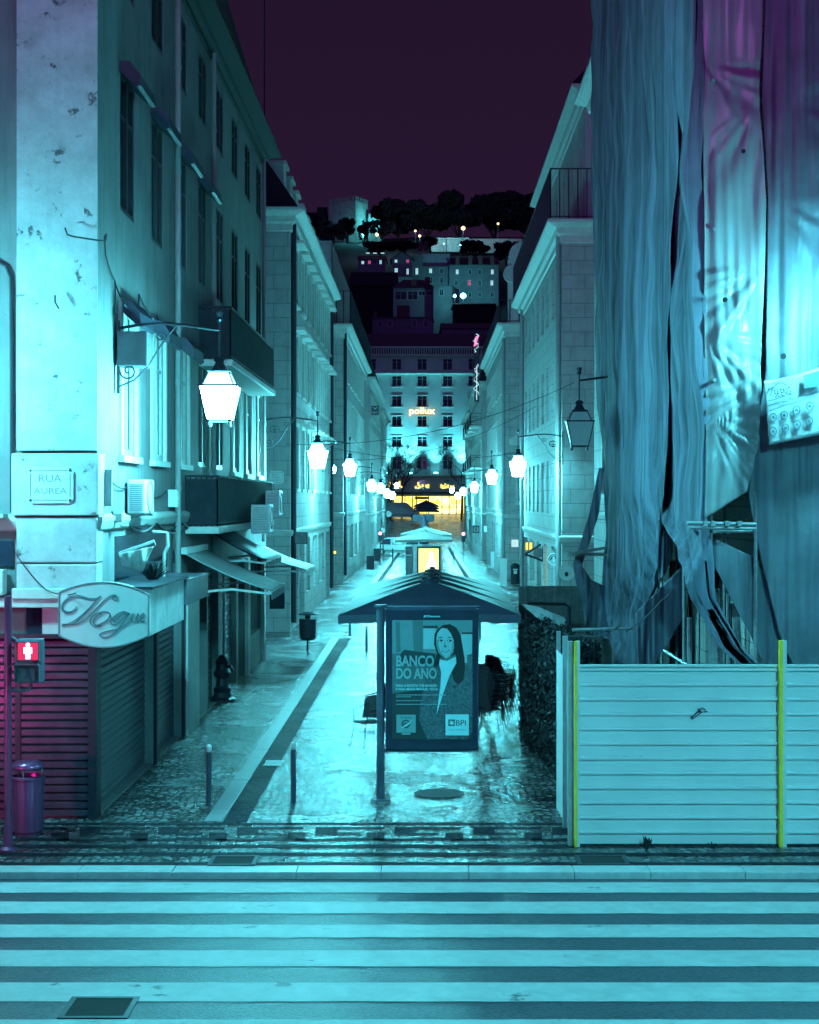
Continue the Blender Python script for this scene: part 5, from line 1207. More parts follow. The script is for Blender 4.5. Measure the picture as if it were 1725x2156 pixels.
# ---------------------------------------------------------------- scaffolding and its drapes
XS, YF2 = 3.65, 21.8
XC = VX+XS*F/YF2
def dside(x): return XS*F/(x-VX) if x < XC else YF2
def creases(ps, amp):
    y0_ = 3.3
    def f(x, y):
        w = 0
        for px0, py0, k, a0, a1, R_ in ps:
            dx, dy = x-px0, y-py0; r = math.hypot(dx, dy); th = math.atan2(dy, dx)
            if a0 < th < a1: w += amp*noise.noise(Vector((k*.42*th+px0, r*.006, y0_)))*1.6*min(1, (r/100)**2)*math.exp(-r/R_)*math.sin(math.pi*(th-a0)/(a1-a0))
        return w
    return f
tp = empty('scaffold_drapes', (XS,YF2,4), 'ragged netting and plastic sheets draped over the scaffolding on the right', 'scaffold sheeting')
kw = dict(parent=tp)
cloth('pleated_netting', [(1247,-70),(1252,480),(1262,700),(1262,860),(1272,960),(1280,1200),(1279,1296),(1308,1408)], [(1420,-70),(1418,900),(1408,1050),(1380,1200),(1345,1300),(1336,1408)], dside, '', 'net', 420, 130, .13, 15, .12, seed=1, side=True, pleat=True, **kw)
cloth('long_netting', [(1386,-70),(1388,950),(1402,1100),(1450,1230),(1520,1360),(1578,1408)], [(1499,-70),(1501,700),(1490,1080),(1512,1260),(1566,1370),(1604,1408)], dside, '', 'net', 160, 130, .14, 7, .1, seed=2, side=True, pleat=True, **kw)
cloth('torn_flap', [(1386,1095),(1383,1180),(1388,1225)], [(1412,1100),(1418,1160),(1404,1205)], 25.5, '', 'net', 16, 20, .08, 30, 1, seed=5, **kw)
cloth('smooth_sheet', [(1481,-70),(1483,690),(1487,870),(1484,1092)], [(1611,-70),(1600,200),(1614,420),(1603,780),(1600,930),(1574,1036)], lambda x: YF2-.02, '', 'tarp', 90, 170, .09, 5, .35, seed=9, extra=creases([(1487,872,26,-.9,1.35,170),(1603,800,18,1.7,3.1,150),(1484,700,14,-.2,1.4,150),(1612,560,14,1.9,3.2,150),(1600,205,12,.5,2.6,180),(1484,130,10,-.3,1.3,180)],.17), **kw)
cloth('right_sheet', [(1613,-70),(1606,210),(1617,420),(1611,780),(1578,1040),(1605,1180),(1640,1330),(1674,1408)], [(1900,-70),(1900,1408)], lambda x: YF2+.12, '', 'tarp2', 90, 150, .13, 6, .2, seed=14, extra=creases([(1620,420,12,-.5,1.2,180),(1606,210,9,-.8,.9,200),(1700,620,8,-3,3,160)],.12), **kw)
cloth('lower_sheet', [(1459,1114),(1517,1217),(1595,1367),(1614,1408)], [(1600,1178),(1640,1330),(1680,1408)], lambda x: YF2+.3, '', 'tarp2', 50, 60, .09, 9, .5, seed=21, **kw)
cloth('dark_inner_netting', [(1338,1290),(1345,1408)], [(1448,1180),(1440,1300),(1372,1408)], 24.5, '', 'net', 30, 30, .1, 9, .4, seed=23, **kw)
cloth('bunched_netting', [(1262,985),(1240,1085),(1207,1190)], [(1273,985),(1262,1080),(1222,1202)], 33.5, '', 'net', 12, 50, .06, 60, .3, seed=31, **kw)
cloth('hanging_swag', [(1207,1188),(1212,1226),(1225,1262),(1236,1335)], [(1224,1190),(1246,1222),(1284,1238),(1296,1350)], 32.5, '', 'net', 24, 40, .12, 30, 1.2, seed=33, **kw)
for x,y,r in ((1527,631,.035),(1650,740+10,.04),(1566,318,.03)): m = MB(); m.disc(W(x,y,21.62 if x > 1480 else dside(x)-.2), r, .01, n=10); m.build('tear', M['leafcore'], tp)
m = MB(); rr = random.Random(6)
for k in range(4):
    x = 1290+k*44+rr.uniform(-4,4); pts = []; ph = rr.uniform(0,9)
    y_a, y_b = rr.choice(((-40,700),(300,1050),(600,1270),(100,900),(-40,1100),(800,1290)))
    for i in range(40):
        y = y_a+(y_b-y_a)*i/39; xx = x+5*noise.noise(Vector((y*.006,ph,0)))+(y-600)*rr.uniform(-.0004,.0004); Y = dside(xx); p = W(xx,y,Y); pts.append((p[0]-.17,p[1],p[2]))
    m = MB(); m.tube(pts, .007, 5); m.build('net_seam', M['net'], tp)
sc = empty('scaffolding', (4.0,22,0), 'steel tube scaffolding with platforms behind the drapes', 'scaffolding')
m = MB()
for Y in (22.0,24.3,26.6,28.9,31.2,33.5):
    for X in (3.82,4.42): m.tube([(X,Y,0),(X,Y,17)], .026, 6)
for X in (5.9,7.9):
    for Y in (22.0,22.6): m.tube([(X,Y,0),(X,Y,14)], .026, 6)
m.build('standard', M['pipe'], sc)
m = MB()
for z in (2.0,4.0,6.0,8.0,10.,12.,14.,16.): m.tube([(3.82,21.7,z),(3.82,34,z)], .026, 6); m.tube([(3.7,22.05,z),(9,22.05,z)], .026, 6)
m.build('ledger', M['pipe'], sc)
m = MB()
for z in (4.06,8.06,12.06): m.box(3.84,4.4,22,34,z,z+.05)
m.build('platform', M['plank'], sc)
m = MB(); m.tube([W(1447,1101,21.4),W(1592,1104,21.5)], .026, 8); m.tube([W(1452,1111,21.4),W(1592,1113,21.5)], .022, 8)
for x in (1484,1500,1530,1556): m.box(wx(x-4,21.45),wx(x+5,21.45),21.38,21.46,wz(1108,21.45),wz(1097,21.45))
m.build('coupled_tubes', M['pipe'], sc)
for pa_, pb_, r_ in ((W(1205,1326,26),W(1395,1322,26),.025),(W(1534,1250,23),W(1534,1410,23),.03),(W(1505,1240,23.4),W(1510,1410,23.4),.07),(W(1550,1300,23.6),W(1556,1410,23.6),.06),(W(1452,1300,22.6),W(1452,1410,22.6),.035)):
    m = MB(); m.tube([pa_,pb_], r_, 8); m.build('brace_tube', M['pipe'], sc)
m = MB(); m.box(wx(1196,32.6),wx(1284,32.6),32.6,33.4,wz(1171,32.6),wz(1166,32.6)); m.bar(W(1212,1164,32.5),W(1284,1152,32.5),.06); m.build('catwalk', M['plank'], sc)
cable([W(1318,1330,22.2),W(1395,1262,22.0),W(1410,1250,21.9)],'thin rope slanting across the opening under the netting',.008,'rope') ; cable([W(1185,1332,24),W(1225,1338,23.5),W(1305,1318,22.5)],'thin rope tied from the side hoarding to the scaffold',.01,'rope')
cloth('plastic_sheet', [(1098,1272),(1130,1300),(1178,1330)], [(1128,1276),(1190,1300),(1196,1332)], 30.3, 'clear crumpled plastic sheet slung from the nearest parasol to the hoarding', 'plastic', 20, 16, .08, 20, 2, seed=41)
# banner
Yb = 21.52; bt = empty('site_banner', W(1608,930,Yb), 'tilted pale contractor banner with icons and the writing 56.ENG on the tarpaulin', 'banner')
def bd(u): return .05*math.sin(u*5)+.02*math.sin(u*13)
m = MB()
def bq(u, v):
    x = 1608+200*u+13*v*(1-u*.2); y = (802-46*u)*(1-v)+(937-40*u)*v+3*math.sin(u*6)*(1-v); Y = Yb+bd(u+v*.4); return W(x, y, Y)
m.grid(bq, 40, 20); m.build('sheet', M['banner'], bt, smooth=True, solid=.004)
def bpt(x, y):   # photo px -> banner surface
    u = max(0,min(1,(x-1612)/200)); return (wx(x,Yb), Yb-.035+bd(u+.3)*.9, wz(y,Yb))
def bz(x, y): return bpt(1447.4+x*.283, 736.8+y*.283)
m = MB()
for cx_, cy_ in ((640,500),(722,485),(812,447),(905,420),(640,605),(732,580),(815,555),(900,530)):
    m.tube([bz(cx_+24*math.cos(a), cy_+30*math.sin(a)) for a in [2*math.pi*k/14 for k in range(15)]], .007, 4)
    m.tube([bz(cx_-8,cy_+8),bz(cx_,cy_-10),bz(cx_+9,cy_+9)], .011, 4)
    for k in range(2): m.tube([bz(cx_-20,cy_+42+k*9),bz(cx_+22,cy_+34+k*9)], .004, 4)
m.tube([bz(600,380),bz(805,320)], .005, 4); m.tube([bz(590,460),bz(940,345)], .004, 4); m.tube([bz(600,692),bz(1000,600)], .004, 4)
m.tube([bz(600,300),bz(690,240),bz(740,262)], .006, 4); m.tube([bz(640,240),bz(660,258),bz(680,235)], .006, 4); m.tube([bz(635,285),bz(618,345)], .006, 4)
rr = random.Random(2)
for (xa, ya, xb, yb) in ((600,412,690,392),(705,392,795,362),(815,352,900,320),(905,330,960,290)):
    n = 9
    for k in range(n): s_ = k/n; m.tube([bz(xa+(xb-xa)*s_,ya+(yb-ya)*s_+rr.uniform(-4,4)),bz(xa+(xb-xa)*(s_+.07),ya+(yb-ya)*(s_+.07)+rr.uniform(-4,4))], .006, 4)
m.build('printed_icons', M['bluegrey'], bt)
m = MB(); m.poly([bz(862,190),bz(1000,150),bz(1000,265),bz(862,292)]); m.build('dark_print', M['bluegrey'], bt)
tx = text('lettering', '56.ENG', Yb-.055, bz(640,0)[0], bz(765,0)[0], bz(0,345)[2], bz(0,288)[2], bt, M['ink2'], rot=math.radians(12))

# ---------------------------------------------------------------- vehicles
def vehicle(Xf, Yc, zg, L, Hh, prof, wins, wheels, label, col, width=1.8, face=-1, wr_=.31, cat='van'):
    "side-on vehicle, nose toward face*X, near side at Yc"
    t = empty('parked_van', (Xf,Yc,zg), label, cat)
    P = lambda u, z: (Xf+u*L, zg+z*Hh)
    b = MB(); pp = [P(u,z) for u, z in prof]; n = len(pp)
    ins = .12
    for (a, c) in zip(pp, pp[1:]+pp[:1]):
        ya = Yc+(ins if a[1] > zg+Hh*.6 else 0); yc = Yc+(ins if c[1] > zg+Hh*.6 else 0)
        b.poly([(a[0],ya,a[1]),(c[0],yc,c[1]),(c[0],Yc+width-(yc-Yc),c[1]),(a[0],Yc+width-(ya-Yc),a[1])])
    for sd in (0,1):
        q = [(x, (Yc+(ins if z > zg+Hh*.6 else 0)) if not sd else (Yc+width-(ins if z > zg+Hh*.6 else 0)), z) for x, z in pp]; b.poly(q)
    b.build('body', M[col], t, bevel=.03)
    for w in wins:
        b = MB(); b.poly([(P(u,z)[0], Yc-.012+(ins if z > .6 else ins*.6), P(u,z)[1]) for u, z in w]); b.build('window', M['glass'], t)
    for u in wheels:
        b = MB(); c = P(u,0); 
        b.tube([(c[0],Yc-.02,zg+wr_),(c[0],Yc+.2,zg+wr_)], wr_, 20); w_ = b.build('wheel', M['rubber'], t)
        b = MB(); b.tube([(c[0],Yc-.035,zg+wr_),(c[0],Yc-.021,zg+wr_)], wr_*.6, 14); b.build('rim', M['metal'], w_)
    b = MB(); b.box(Xf+L*.02,Xf+L*.98,Yc-.02,Yc,zg+Hh*.22,zg+Hh*.27); b.build('side_trim', M['iron'], t)
    b = MB(); xh = Xf+L*(.015); b.box(xh,xh+.14,Yc-.01,Yc+.25,zg+Hh*.42,zg+Hh*.5); b.build('headlight', M['lampoff'], t)
    return t
Yv = 150.; zv = wz(1169,Yv)
vehicle(wx(787,Yv), Yv, zv, 4.3, 1.62, [(.0,.15),(0,.45),(.02,.53),(.1,.62),(.22,.93),(.27,.98),(.6,1.0),(.95,.98),(1,.9),(1,.15)],
    [[(.13,.62),(.24,.92),(.36,.92),(.36,.60)],[(.39,.6),(.39,.92),(.66,.93),(.66,.6)],[(.69,.6),(.69,.93),(.93,.92),(.95,.6)]], (.17,.82), 'pale family van parked across the street beyond the left bollards', 'vanpaint', cat='van')
Yv = 236.; zv = gz(Yv)
vehicle(wx(806,Yv), Yv, zv, 5.3, 2.4, [(1,.12),(1,.4),(.97,.5),(.83,.6),(.68,.94),(.6,1),(.05,1),(0,.95),(0,.12)],
    [[(.62,.6),(.62,.88),(.66,.88),(.78,.62)],[(.48,.62),(.48,.88),(.58,.88),(.58,.62)]], (.15,.83), 'bigger pale delivery van in front of the glowing shop at the street end', 'vanpaint', wr_=.38, cat='van')
def small_post(x, y, yb, Y, label, face='whitep', r=5, red=False):
    t = empty('traffic_signal' if red else 'road_sign', (wx(x,Y),Y,gz(Y)), label, 'traffic light' if red else 'road sign')
    X = wx(x,Y); z = wz(y,Y); b = MB(); b.tube([(X,Y,gz(Y)),(X,Y,z+.3)], .05, 6); b.build('pole', M['iron'], t)
    b = MB(); 
    if red: b.box(X-.16,X+.16,Y-.1,Y+.1,z-.65,z+.2)
    else: b.disc((X,Y-.06,z), r*Y/F, .04)
    b.build('head', M['iron'] if red else M[face], t)
    if red: b = MB(); b.disc((X,Y-.115,z), .13, .02, n=14); b.build('red_lamp', M['redsmall'], t)
small_post(801,1123,1160,128,'small red traffic light on the left at the far crossing',red=True); small_post(976,1124,1160,128,'small red traffic light on the right at the far crossing',red=True)
small_post(807,1116,1160,131,'round pale road sign just above the far left red light'); small_post(819,1082,1150,160,'round pale road sign higher up left of the far parasols',r=6)
hsign(996,1009,1107,1122,118,'square café board on the right wall far down the street',face='cabinet',lines=['C3'])
hsign(1019,1026,1107,1121,108,'narrow pale banner sign on the right wall',face='whitep')
# neon strip sign on the fourth right front
t = empty('vertical_neon_sign', (wx(1003,128),128,wz(830,128)), 'tall vertical sign of white and pink light strings on the right', 'neon sign')
rr = random.Random(11); m = MB(); m2 = MB(); N_ = lambda x, y: W(x,y,128)
for k in range(46):
    y = 703+130*(k/45); 
    if 742 < y < 765: continue
    m.tube([N_(1003+5*math.sin(k*.9)+rr.uniform(-2,2),y),N_(1004+5*math.sin(k*.9+.8)+rr.uniform(-3,3),y+rr.uniform(0,3))], .035, 5)
for k in range(8): m2.tube([N_(998+k*.6,728-k*2.6),N_(1003+k*.6,726-k*2.6)], .05, 5)
m.bar(N_(1004,770),N_(1004,842),.06); m.build('light_string', M['white_neon'], t); m2.build('pink_string', M['pink_neon'], t)
m = MB(); m.box(wx(999,128.3),wx(1009,128.3),128.2,128.3,wz(845,128),wz(700,128)); m.build('backing', M['iron'], t)
m = MB(); m.grid(lambda u,v: (wx(1027-14*v*(.4+u)*1.0+8*u,112),112+.2*math.sin(u*9),wz(842+48*v-10*u,112)),8,10); tag(m.build('flag', M['canvas'], solid=.01), 'pale folded flag hanging from the third right front', 'flag')
# uplights on the hotel ledge
for x, lb, st in ((864,'left',1),(975,'right',.8),(918,'middle',.35),(815,'far left',.6)):
    t = empty('floodlight', (px_(x),YP-1.3,pz_(998)), f'{lb} floodlight washing the hotel front upward', 'floodlight', 'floodlights on the hotel ledge')
    b = MB(); b.box(px_(x)-.35,px_(x)+.35,YP-1.7,YP-1.1,pz_(999)+.02,pz_(998)+.12); b.build('housing', M['iron'], t)
    b = MB(); b.box(px_(x)-.3,px_(x)+.3,YP-1.65,YP-1.15,pz_(998)+.125,pz_(998)+.2); b.build('lens', M['flood'], t)
    ld = bpy.data.lights.new('uplight', 'SPOT'); ld.energy = 12000*st; ld.color = LC; ld.spot_size = math.radians(70); ld.spot_blend = .9; ld.shadow_soft_size = .2
    lo_ = bpy.data.objects.new('uplight', ld); C.objects.link(lo_); lo_.parent = t; lo_.location = (0,-.1,.4); lo_.rotation_euler = (math.radians(180-14),0,0)

# ---------------------------------------------------------------- hill, castle, houses, trees
def hillz(X, Y):
    pts = [(262,3),(300,5),(360,28),(420,46),(480,62),(545,84),(600,100),(640,108),(720,110),(900,80),(1100,0)]
    if Y < 262: return 2.6
    for (a, za), (b, zb2) in zip(pts, pts[1:]):
        if Y <= b: return za+(zb2-za)*(Y-a)/(b-a)+2*noise.noise(Vector((X*.03,Y*.03,0)))-.0006*X*X*(Y/600)
    return 0
m = MB(); m.grid(lambda u, v: (-320+640*u, 262+840*v, hillz(-320+640*u, 262+840*v)), 64, 84); tag(m.build('hill', M['hill'], smooth=True), 'dark hillside rising behind the town', kind='structure')
def house(x0, x1, y0, y1, Y, wins, label, dp=12, wm='hill_wall', ridge=12, style='gable', rm='roof', deep=0):
    t = empty('hillside_house', W((x0+x1)/2,y1,Y), label, 'house', 'houses on the castle hill')
    X0,X1,Z0,Z1 = wx(x0,Y),wx(x1,Y),wz(y1,Y)-deep,wz(y0,Y)
    hs = [(wx(a,Y),wx(b,Y),wz(d,Y),wz(c,Y)) for a,b,c,d,k in wins]
    m = MB(); wall(m,'F',Y,X0,X1,Z0,Z1,hs,.3); m.poly([(X0,Y,Z0),(X0,Y+dp,Z0),(X0,Y+dp,Z1),(X0,Y,Z1)]); m.poly([(X1,Y,Z0),(X1,Y+dp,Z0),(X1,Y+dp,Z1),(X1,Y,Z1)]); m.build('wall', M[wm], t)
    for (a,b,c,d), w_ in zip(hs, wins):
        window(t,'F',Y,(a+b)/2,c,b-a,d-c,'sash',pane={'d':'glass','w':'white_glow','p':'pink_glow','y':'yellow_glow'}[w_[4]])
    m = MB(); rz_ = Z1+ridge*Y/F; e = .5
    if style == 'gable': m.poly([(X0-e,Y-e,Z1-.1),(X1+e,Y-e,Z1-.1),(X1+e*.2,Y+dp/2,rz_),(X0-e*.2,Y+dp/2,rz_)]); m.poly([(X0-e,Y+dp,Z1),(X1+e,Y+dp,Z1),(X1,Y+dp/2,rz_),(X0,Y+dp/2,rz_)]); m.poly([(X0,Y,Z1),(X0,Y+dp,Z1),(X0,Y+dp/2,rz_)]); m.poly([(X1,Y,Z1),(X1,Y+dp,Z1),(X1,Y+dp/2,rz_)])
    elif style == 'hip': cx_ = (X0+X1)/2; k = (X1-X0)*.25; m.poly([(X0-e,Y-e,Z1),(X1+e,Y-e,Z1),(cx_+k,Y+dp/2,rz_),(cx_-k,Y+dp/2,rz_)]); m.poly([(X1+e,Y-e,Z1),(X1+e,Y+dp,Z1),(cx_+k,Y+dp/2,rz_)]); m.poly([(X0-e,Y-e,Z1),(cx_-k,Y+dp/2,rz_),(X0-e,Y+dp,Z1)]); m.poly([(X0-e,Y+dp,Z1),(cx_-k,Y+dp/2,rz_),(cx_+k,Y+dp/2,rz_),(X1+e,Y+dp,Z1)])
    else: cx_ = (X0+X1)/2; m.poly([(X0-e,Y-e,Z1-.2),(cx_,Y-e,rz_),(cx_,Y+dp,rz_),(X0-e,Y+dp,Z1-.2)]); m.poly([(cx_,Y-e,rz_),(X1+e,Y-e,Z1-.2),(X1+e,Y+dp,Z1-.2),(cx_,Y+dp,rz_)])
    m.build('roof', M[rm], t)
    if style == 'front': m = MB(); m.poly([(X0,Y+.01,Z1),(X1,Y+.01,Z1),((X0+X1)/2,Y+.01,rz_-.2)]); m.build('gable', M[wm], t)
    return t
def chim(t, x0, x1, y0, y1, Y): 
    m = MB(); m.box(wx(x0,Y),wx(x1,Y),Y,Y+1.5,wz(y1,Y),wz(y0,Y)); m.build('chimney', M['brick'], t)
gw_ = lambda xs_, y0, y1, w, ks: [(x-w/2,x+w/2,y0,y1,k) for x, k in zip(xs_, ks)]
h = house(946,1050,557,636,480, gw_([963,990,1010.5,1037],567,577.5,6,'wddw')+gw_([961,988.5,1010.5,1036],590,601,6,'dpdw')+gw_([963,990,1010.5,1037],615,625,6,'dddd'), 'long pale lamp-lit apartment house on the hill at the right', ridge=22, deep=8)
for x in (963.5,990.5,1012,1037): 
    m = MB(); Y = 479.; m.box(wx(x-4,Y),wx(x+4,Y),Y,Y+4,wz(556,Y),wz(538,Y)); m.build('dormer', M['brick'], h)
h = house(886,946,560,640,481, gw_([907,930],565,575,6.5,'wd')+gw_([907,930],584,596,6,'dd'), 'greyish hill house with an attic balcony left of the long pale one', ridge=1, deep=6)
m = MB(); Y = 481.; m.box(wx(888,Y),wx(948,Y),Y+1,Y+8,wz(560,Y),wz(533,Y)); m.build('attic', M['far_wall'], h); chim(h,894,901,508,526,486); chim(h,882,890,508,526,486)
for x in (896,908,931): window(h,'F',Y+.99,wx(x,Y),wz(558,Y),1.1,2.6,'sash')
house(825,869,547,582,470, gw_([834,859],543.5,552,6,'wp')+gw_([],0,0,1,''), 'gable-fronted hill house with one pink lit window', ridge=18, style='front', deep=0) if False else None
h = house(825,869,545,600,470, [(831,837,546,553,'w'),(855.5,861.5,546,553,'p'),(831,838,564,580,'w'),(856,861,565,578,'w')], 'gable-fronted hill house with white lit windows and one pink one', ridge=17, style='front', deep=4)
h = house(869,890,540,590,474, [(875,881,564,578,'w')], 'narrow hill house between the gabled one and the grey one', ridge=4, deep=4)
h = house(836,880,582,606,462, [(857,861,590,597,'p')], 'low bright wall house under the white lit windows on the hill', ridge=2, deep=3)
h = house(754,812,545,562,500, [(761,767,549,556,'w'),(775,781,548,556,'p'),(786,792,548,556,'d'),(799,804,547,556,'w')], 'low hill house with glowing skylights on its roof at the left', ridge=13, deep=8)
m = MB()
for x in (774,789,805): 
    for k in range(2): m.box(wx(x-3+k,500),wx(x+3+k,500),499.4+k*3,499.6+k*3,wz(534-k*3,500),wz(532.5-k*3,500))
m.build('skylight', M['white_glow'], h)
h = house(738,836,600,690,430, [], 'big dark windowless house below the skylit one on the hill', ridge=36, style='gable', wm='slate', rm='slate', deep=4, dp=16)
h = house(828,913,606,650,400, [(832,856,613,631,'d'),(859,879,613,631,'d'),(882,895,613,622,'d'),(898,912,613,622,'d')], 'hill house with a dark loggia and hipped roof in the centre', ridge=24, style='hip', deep=5)
chim(h,895,905,583,600,401); chim(h,866,877,588,603,401)
h = house(913,952,601,650,398, [(926,934,609,622,'d')], 'corner hill house next to the bright street lamp', ridge=4, deep=6)
m = MB(); Y = 398.; m.poly([(wx(952,Y),Y,wz(650,Y)-5),(wx(968,Y),Y+7,wz(655,Y)-5),(wx(968,Y),Y+7,wz(602,Y)),(wx(952,Y),Y,wz(601,Y))]); m.build('side_wall', M['far_wall'], h)
h = house(784,911,667,702,350, [(796,804,676,688,'d'),(817,825,676,688,'d'),(869,876,674,688,'d'),(893,901,674,688,'d')], 'low long hill house with four dark windows just above the hotel', ridge=6, deep=14)
chim(h,836,863,643,666,351); chim(h,786,794,655,668,351)
h = house(930,1040,690,705,345, [], 'long low dark-roofed building right of the four-windowed one', ridge=16, deep=10)
h = house(955,1045,640,668,380, [], 'dark terrace building under the bright street lamp', ridge=8, wm='slate', deep=8)
h = house(690,745,650,700,340, [], 'dark house roof at the left edge of the hill', ridge=14, wm='slate', deep=20)
# retaining wall and castle
t = empty('retaining_wall', W(950,524,560), 'floodlit retaining wall below the pines on the hill', 'wall'); m = MB(); m.box(wx(905,560),wx(940,560),560,562,wz(530,560),wz(503,560)); m.box(wx(941,560),wx(950,560),559.6,562,wz(530,560),wz(500,560));m.box(wx(950.2,560),wx(987,560),560,562,wz(530,560),wz(502,560)); m.box(wx(985,560),wx(1100,560),562.5,564,wz(530,560),wz(500,560)); m.build('wall', M['castle'], t)
m = MB(); m.box(wx(905,560),wx(988,560),559.4,559.9,wz(503,560),wz(501,560)); m.build('coping', M['stone_plain'], t)
t = empty('castle_tower', W(740,500,600), 'crenellated castle tower with one brightly floodlit face on the hilltop', 'tower')
Yc_ = 600.; A = (wx(693,Yc_+7),Yc_+7); B = (wx(748.5,Yc_),Yc_); Cc = (wx(775,Yc_+9),Yc_+9); D_ = (A[0]+Cc[0]-B[0], A[1]+Cc[1]-B[1]); z0, z1 = wz(520,Yc_), wz(422,Yc_)
m = MB()
for a, c in ((A,B),(B,Cc),(Cc,D_),(D_,A)):
    m.poly([(a[0],a[1],z0),(c[0],c[1],z0),(c[0],c[1],z1),(a[0],a[1],z1)]); L = math.hypot(c[0]-a[0],c[1]-a[1]); n = max(3,int(L/1.3))
    for k in range(n):
        s0, s1 = (k+.1)/n, (k+.6)/n; p = (a[0]+(c[0]-a[0])*s0, a[1]+(c[1]-a[1])*s0); q = (a[0]+(c[0]-a[0])*s1, a[1]+(c[1]-a[1])*s1); m.bar((p[0],p[1],z1+.8),(q[0],q[1],z1+.8),.5,1.7)
m.poly([(A[0],A[1],z1),(B[0],B[1],z1),(Cc[0],Cc[1],z1),(D_[0],D_[1],z1)]); m.build('tower_body', M['castle'], t)
t = empty('castle_wall', W(790,462,606), 'low crenellated castle wall right of the tower', 'wall'); m = MB(); m.box(wx(775.5,606),wx(803,606),606,608,wz(520,606),wz(459,606))
for k in range(4): m.box(wx(776+7*k,606),wx(780.5+7*k,606),606,608,wz(459,606),wz(450,606))
m.build('wall', M['castle'], t)
t = empty('castle_wall', W(680,470,612), 'dark castle wall stepping down left of the tower', 'wall'); m = MB(); m.box(wx(640,612),wx(690,612),612,616,wz(520,612),wz(447,612)); m.box(wx(668,612),wx(690,612),611,612,wz(520,612),wz(437,612)); m.build('wall', M['slate'], t)
def flood(x, y, Y, e, label, rad=.5, mk='flood', up=None, lamp=True):
    t = empty('floodlight', W(x,y,Y), label, 'floodlight'); X, _, Z_ = W(x,y,Y); b = MB(); b.lathe([(.02,-rad),(rad*.8,-rad*.6),(rad,0),(rad*.8,rad*.6),(.02,rad)], (X,Y,Z_), 10); b.build('lens', M[mk], t)
    b = MB(); b.tube([(X,Y+.2,Z_-rad),(X,Y+.2,Z_-rad-4)], .12, 6); b.build('pole', M['iron'], t)
    if lamp:
        ld = bpy.data.lights.new('flood_beam', 'POINT'); ld.energy = e; ld.color = LC if mk != 'flood2' else (.45,.8,1); ld.shadow_soft_size = rad
        o = bpy.data.objects.new('flood_beam', ld); C.objects.link(o); o.parent = t; o.location = (0,-rad*1.6,0)
flood(764,494,592,5200,'floodlight at the foot of the bright castle tower face',.3); flood(722,490,596,900,'floodlight at the foot of the shaded castle tower face',.3)
flood(790,466,603,2600,'small floodlight under the low castle wall',.25)
flood(793.8,494,560,1600,'golden hill lamp left below the castle tower',.62,'flood2'); flood(874.8,486,565,700,'upper of the two close golden hill lamps',.42,'flood2'); flood(883.9,496.6,556,1200,'lower of the two close golden hill lamps',.5,'flood2')
flood(975.6,480.4,552,3600,'brightest golden hill lamp above the retaining wall',.75,'flood2'); flood(1049,470.8,560,500,'golden hill lamp farthest right on the dark hill',.42,'flood2')
flood(975.6,622.6,470,3000,'bright round street lamp lighting the long pale hill house',.8,'flood'); flood(957.8,623,394,900,'second bright lamp beside the corner hill house',.35,'flood')
flood(838,606,455,900,'lamp hidden below the gable-fronted hill house',.2,'flood')
flood(935,513,554,1500,'lamp washing the retaining wall',.15,'flood'); flood(970,516,554,1200,'second lamp washing the retaining wall',.15,'flood')

def tree(x, y0, y1, w, Y, label, n=900, shape='pine', leafs=1.2, trunk=True, mk='pine'):
    X = wx(x,Y); zt, zb2 = wz(y0,Y), wz(y1,Y); rx = w*Y/F/2; rg_ = random.Random(int(x*7+y0))
    zg = hillz(X,Y); t = empty('stone_pine' if shape == 'pine' else 'tree', (X,Y,zg-1), label, 'tree', 'trees on the castle hill')
    b = MB(); cz_ = (zt+zb2)/2; rz_ = (zt-zb2)/2
    blobs = [(rg_.uniform(-.75,.75), rg_.uniform(-.6,.6), rg_.uniform(-.5,.62), rg_.uniform(.22,.42)) for _ in range(16)]
    for i in range(n):
        bx, by, bz_, br = blobs[i % 16]; v = Vector((rg_.gauss(0,1),rg_.gauss(0,1),rg_.gauss(0,1))).normalized()*br*rg_.uniform(.75,1.05)
        lim = 1-.35*abs(bx); p = Vector((X+(bx+v.x)*rx, Y+(by+v.y)*rx, cz_+(bz_*lim+v.z*.9)*rz_)); s_ = leafs*rg_.uniform(.5,1.2)
        a = Vector((rg_.uniform(-1,1),rg_.uniform(-1,1),rg_.uniform(-1,1))).normalized()*s_; c = a.orthogonal().normalized()*s_*.8
        b.poly([p-a,p-c,p+a,p+c])
    b.build('crown', M[mk], t)
    if trunk:
        b = MB(); b.tube([(X,Y,zg-1),(X+.4,Y,(zg+zb2)/2),(X,Y,cz_)], .5, 6, .3)
        for k in range(6): a = k*1.05; b.tube([(X,Y,zb2-1),(X+math.cos(a)*rx*.5,Y+math.sin(a)*rx*.4,cz_)], .22, 5, .08)
        b.build('trunk', M['bark'], t)
for i, (x, y0, y1, w, Y, lb) in enumerate(((838,417,480,92,585,'broad flat-topped stone pine right of the castle tower'),(900,427,482,80,590,'stone pine between the two broadest ones'),(965,404,480,110,588,'tallest broad stone pine in the middle of the hilltop'),(1040,402,482,110,592,'broad stone pine at the right of the hilltop'),(1110,400,480,100,590,'stone pine half hidden by the right buildings'))):
    tree(x, y0, y1+14, w*1.25, Y, lb, 4200, leafs=1.25)
